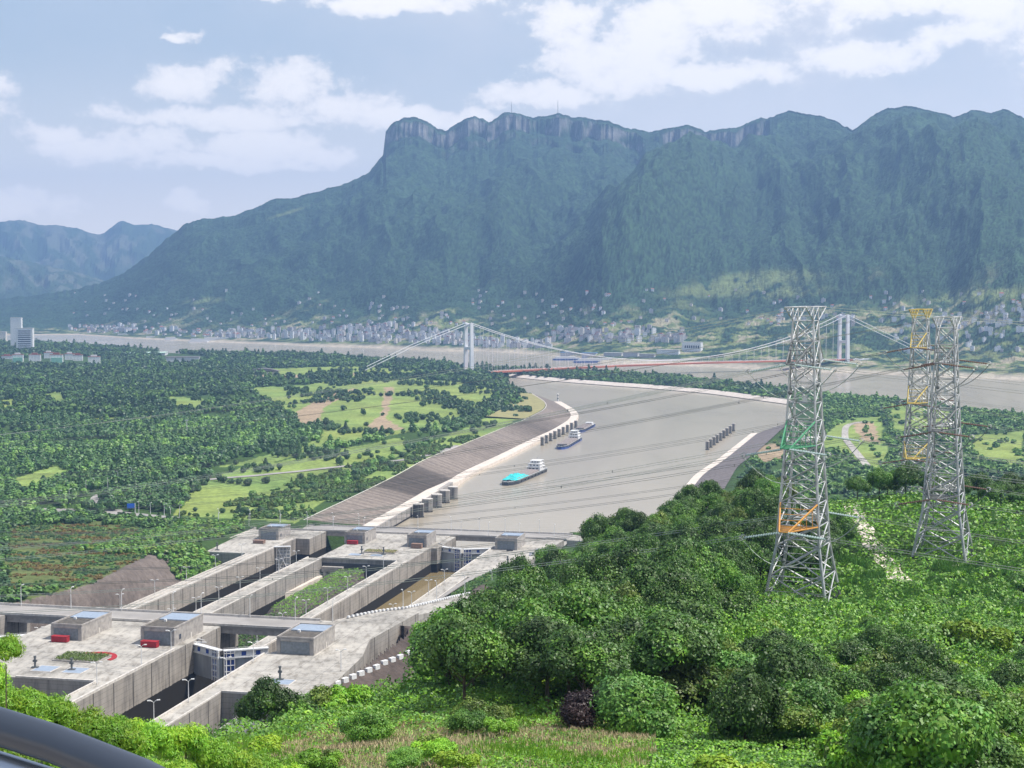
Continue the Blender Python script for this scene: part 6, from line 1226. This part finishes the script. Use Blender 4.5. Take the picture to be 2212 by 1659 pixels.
b.add(V, [(i, i+1, n+2+i, n+1+i) for i in range(n)]+[tuple(range(n+1)), tuple(range(n+1, 2*n+2))]).build('arched_roof', RF[0], o)
def shore(px, py, w, d, h, label, fc=0, ro=2, name='harbour_building', z=6): 
    x, y, zz = mount_at(px, py); o = empty(name, (x, y-10, max(zz, 3)), -.4, label=label, cat='building'); MB().box(-w/2, w/2, 0, d, -8, h).build('wall', FC[fc], o); MB().box(-w/2-.6, w/2+.6, -.6, d+.6, h+.01, h+1).build('roof', RF[ro], o); return o
o = shore(1492, 760, 52, 22, 24, 'large white hall with a row of dark windows on the far bank'); [MB().box(-18+k*6, -14.5+k*6, -.5, -.02, 9, 16).build('window', M['win'], o) for k in range(7)]
shore(1440, 765, 60, 16, 11, 'long low white wing left of the large white hall'); shore(1395, 772, 40, 14, 8, 'low grey-white quay shed left of the white wing', 2)
for i, (px, w, ro, lb) in enumerate([(1225, 45, 3, 'blue-roofed harbour shed, leftmost by the far shore'), (1270, 40, 3, 'blue-roofed harbour shed in the middle'), (1322, 50, 2, 'pale harbour shed left of the grey one'), (1360, 40, 0, 'grey-roofed harbour shed nearest the white hall')]): shore(px, 770, w, 18, 9, lb, 2, ro)
def ship(px, py, ln, hgt, label, m='white'):
    x, y, z = at(px, py, 0); o = empty('moored_ship', (x, y, 0), .2, label=label, cat='ship'); h = ln/2; w = 7
    MB().prism([(-h, -w), (h*.8, -w), (h, 0), (h*.8, w), (-h, w)], -2, 4).build('hull', M[m], o)
    for k in range(3): MB().box(-h*(.9-.05*k), h*(.6-.12*k), -w+1+k*.5, w-1-k*.5, 4.01+k*hgt/3, 4+(k+1)*hgt/3-.3).build('deck_house', M['white'], o)
for px, py, ln, hh, lb, m in [(478, 738, 150, 12, 'large white passenger ship moored at the far shore', 'white'), (430, 739, 70, 9, 'white ship behind the large passenger ship', 'white'), (372, 735, 60, 8, 'small white ship moored farther left', 'white'), (268, 727, 60, 8, 'blue and white ship at the far left shore', 'hullb'), (328, 732, 50, 6, 'dark barge at the far left shore', 'hullk'),
                        (870, 750, 34, 4, 'small pale boat at the sandy far shore', 'white'), (1300, 783, 150, 7, 'long blue ship at the far quay between the bridge towers', 'hullb'), (1230, 778, 90, 6, 'dark blue barge at the far quay', 'hullb'), (1400, 781, 90, 7, 'dark ship at the quay before the white hall', 'hullk')]: ship(px, py, ln, hh, lb, m)
for i, (px, py, h) in enumerate([(1105, 252, 62), (1204, 256, 75)]):
    x, y, z = mount_at(px, py+1); o = empty('radio_mast', (x, y, z-8), label=f'thin radio mast on the cliff top, {("left", "right")[i]} one', cat='mast'); b = MB()
    for a in (0, 2.1, 4.2): b.tube((2*math.cos(a), 2*math.sin(a), 0), (0, 0, h+8), .5, 4)
    b.build('mast', M['steeld'], o)
    MB().box(-7, 7, -5, 5, 0, 12).build('hut', M['house'], o)
# vehicles, sign, canopy
def car(x, y, z, rz, m, label, van=False):
    o = empty('parked_car', (x, y, z), rz, label=label, cat='car'); h = 2.1 if van else 1.45; pr_ = [(-2.2, .35), (2.2, .35), (2.25, .8), (1.3, .95), (.7, h), (-1.4, h), (-2.1, .95), (-2.25, .8)]
    b = MB(); n = len(pr_); b.add([(a, -.88, c) for a, c in pr_]+[(a, .88, c) for a, c in pr_], [tuple(range(n))[::-1], tuple(range(n, 2*n))]+[(i, (i+1) % n, n+(i+1) % n, n+i) for i in range(n)]); b.build('body', M[m], o)
    MB().box(-1.2, .62, -.9, .9, 1.0, h-.1).build('side_window', M['win'], o)
    for a in (-1.4, 1.4):
        for c in (-.82, .82): MB().tube((a, c-.1, .34), (a, c+.1, .34), .34, 10).build('wheel', M['tyre'], o)
def C4(px, py, z): return at((1450+px*.29385)/1.649, (1850+py*.29385)/1.649, z)
x, y, z = C4(1245, 385, FZ+.13); car(x, y, z, .1, 'cark', 'dark car parked before the farthest right machine house')
x, y, z = C4(1600, 380, FZ+.13); car(x, y, z, .5, 'car', 'silver car parked at the right edge of the far lock platform')
x, y, z = C4(1520, 440, FZ+.13); car(x, y, z, .6, 'car', 'white van parked nearest the trees on the far lock platform', True)
x, y, _ = at(180, 1078, 18.7); car(x, y, 18.65, .2, 'car', 'silver car driving on the road loop at the left')
x, y, _ = at(292, 1110, 18.2); o = empty('road_sign', (x, y, 17.5), .2, label='blue road sign on a white post beside the far road', cat='sign'); MB().tube((0, 0, 0), (0, 0, 9), .25, 6).build('post', M['white'], o); MB().box(-6, -.3, -.1, .1, 5.2, 8.8).build('panel', M['bluesign'], o)
x, y, _ = at(228, 1096, 18.5); o = empty('guard_canopy', (x, y, 18.6), .3, label='white guard canopy on posts beside the road loop', cat='canopy'); MB().box(-6, 5, -2.5, 2.5, 4.4, 5.1).build('roof', M['white'], o); [MB().tube((a, c, 0), (a, c, 4.39), .2, 6).build('post', M['white'], o) for a in (-5, 4) for c in (-2, 2)]; MB().box(-2, 2, -1.5, 1.5, 0, 3).build('booth', M['coping'], o)
first = None
for i in range(16):
    px = 60+i*16.5; P_ = [(-392, 1160), (-352, 1150), (-300, 1137)]
for i, (px, py) in enumerate([(128,1092),(150,1090),(186,1076),(205,1070),(245,1100),(300,1112),(325,1113),(355,1116),(388,1121),(233,1068),(255,1050),(284,1040),(400,1012),(440,1008),(480,1003),(512,995)]):
    x, y, _ = at(px, py, 18); g = float(height(np.array([x]), np.array([y]))[0]); o = copy_tree(lp1); o.location = (x, y, g); o.rotation_euler[2] = i*.9; o.name = 'lamp_post'; tag(o, 'single-armed lamp post beside the park road', 'street lamp', 'lamps along the park road')
x, y, _ = at(404, 950, 18); o = empty('camera_mast', (x, y, 16), label='white slender mast standing in the park wood', cat='mast'); MB().tube((0, 0, 0), (0, 0, 24), .5, 6, .35).build('pole', M['white'], o); MB().box(-1.4, 1.4, -.4, .4, 23.5, 25).build('head', M['white'], o)

# ------------------------------------------------------------------ tell repeats apart by their place
def relabel():
    ORD = 'leftmost,second,third,fourth,fifth,sixth,seventh,eighth,ninth,tenth,eleventh,twelfth,thirteenth,fourteenth,fifteenth,sixteenth,seventeenth,eighteenth,nineteenth,twentieth'.split(',')
    G = {}
    for o in C.objects:
        if o.parent is None and o.get('group') and o.get('label'): G.setdefault(o['label'], []).append(o)
    for lb, os_ in G.items():
        n = len(os_)
        if n < 2: continue
        P = [(topx(*[np.float64(v) for v in o.location]), o) for o in os_]; P.sort(key=lambda q: q[0][0])
        if n <= 20:
            for i, (p, o) in enumerate(P):
                o['label'] = lb+(', leftmost of '+str(n) if i == 0 else ', rightmost of '+str(n) if i == n-1 else ', '+ORD[i]+' from left')
        else:
            nx = 3 if n < 60 else 5; names = {3: ['left end', 'middle', 'right end'], 5: ['far left', 'left', 'middle', 'right', 'far right']}[nx]; ny = 2 if n < 60 else 3; vn = {2: ['upper', 'lower'], 3: ['upper', 'central', 'lower']}[ny]
            for i in range(nx):
                col = P[i*n//nx:(i+1)*n//nx]; col.sort(key=lambda q: q[0][1])
                for v_ in range(ny):
                    z_ = sorted([q for j, q in enumerate(col) if j*ny//max(1, len(col)) == v_], key=lambda q: q[0][0])
                    for q_, (p, o) in enumerate(z_):
                        t_ = lb+', '+vn[v_]+' '+names[i]+' part'; e_ = '' if len(z_) < 2 else ', '+ORD[q_]+('' if q_ == 0 else ' from left')
                        o['label'] = t_+e_ if q_ < 20 and len((t_+e_).split()) <= 16 else t_
relabel()
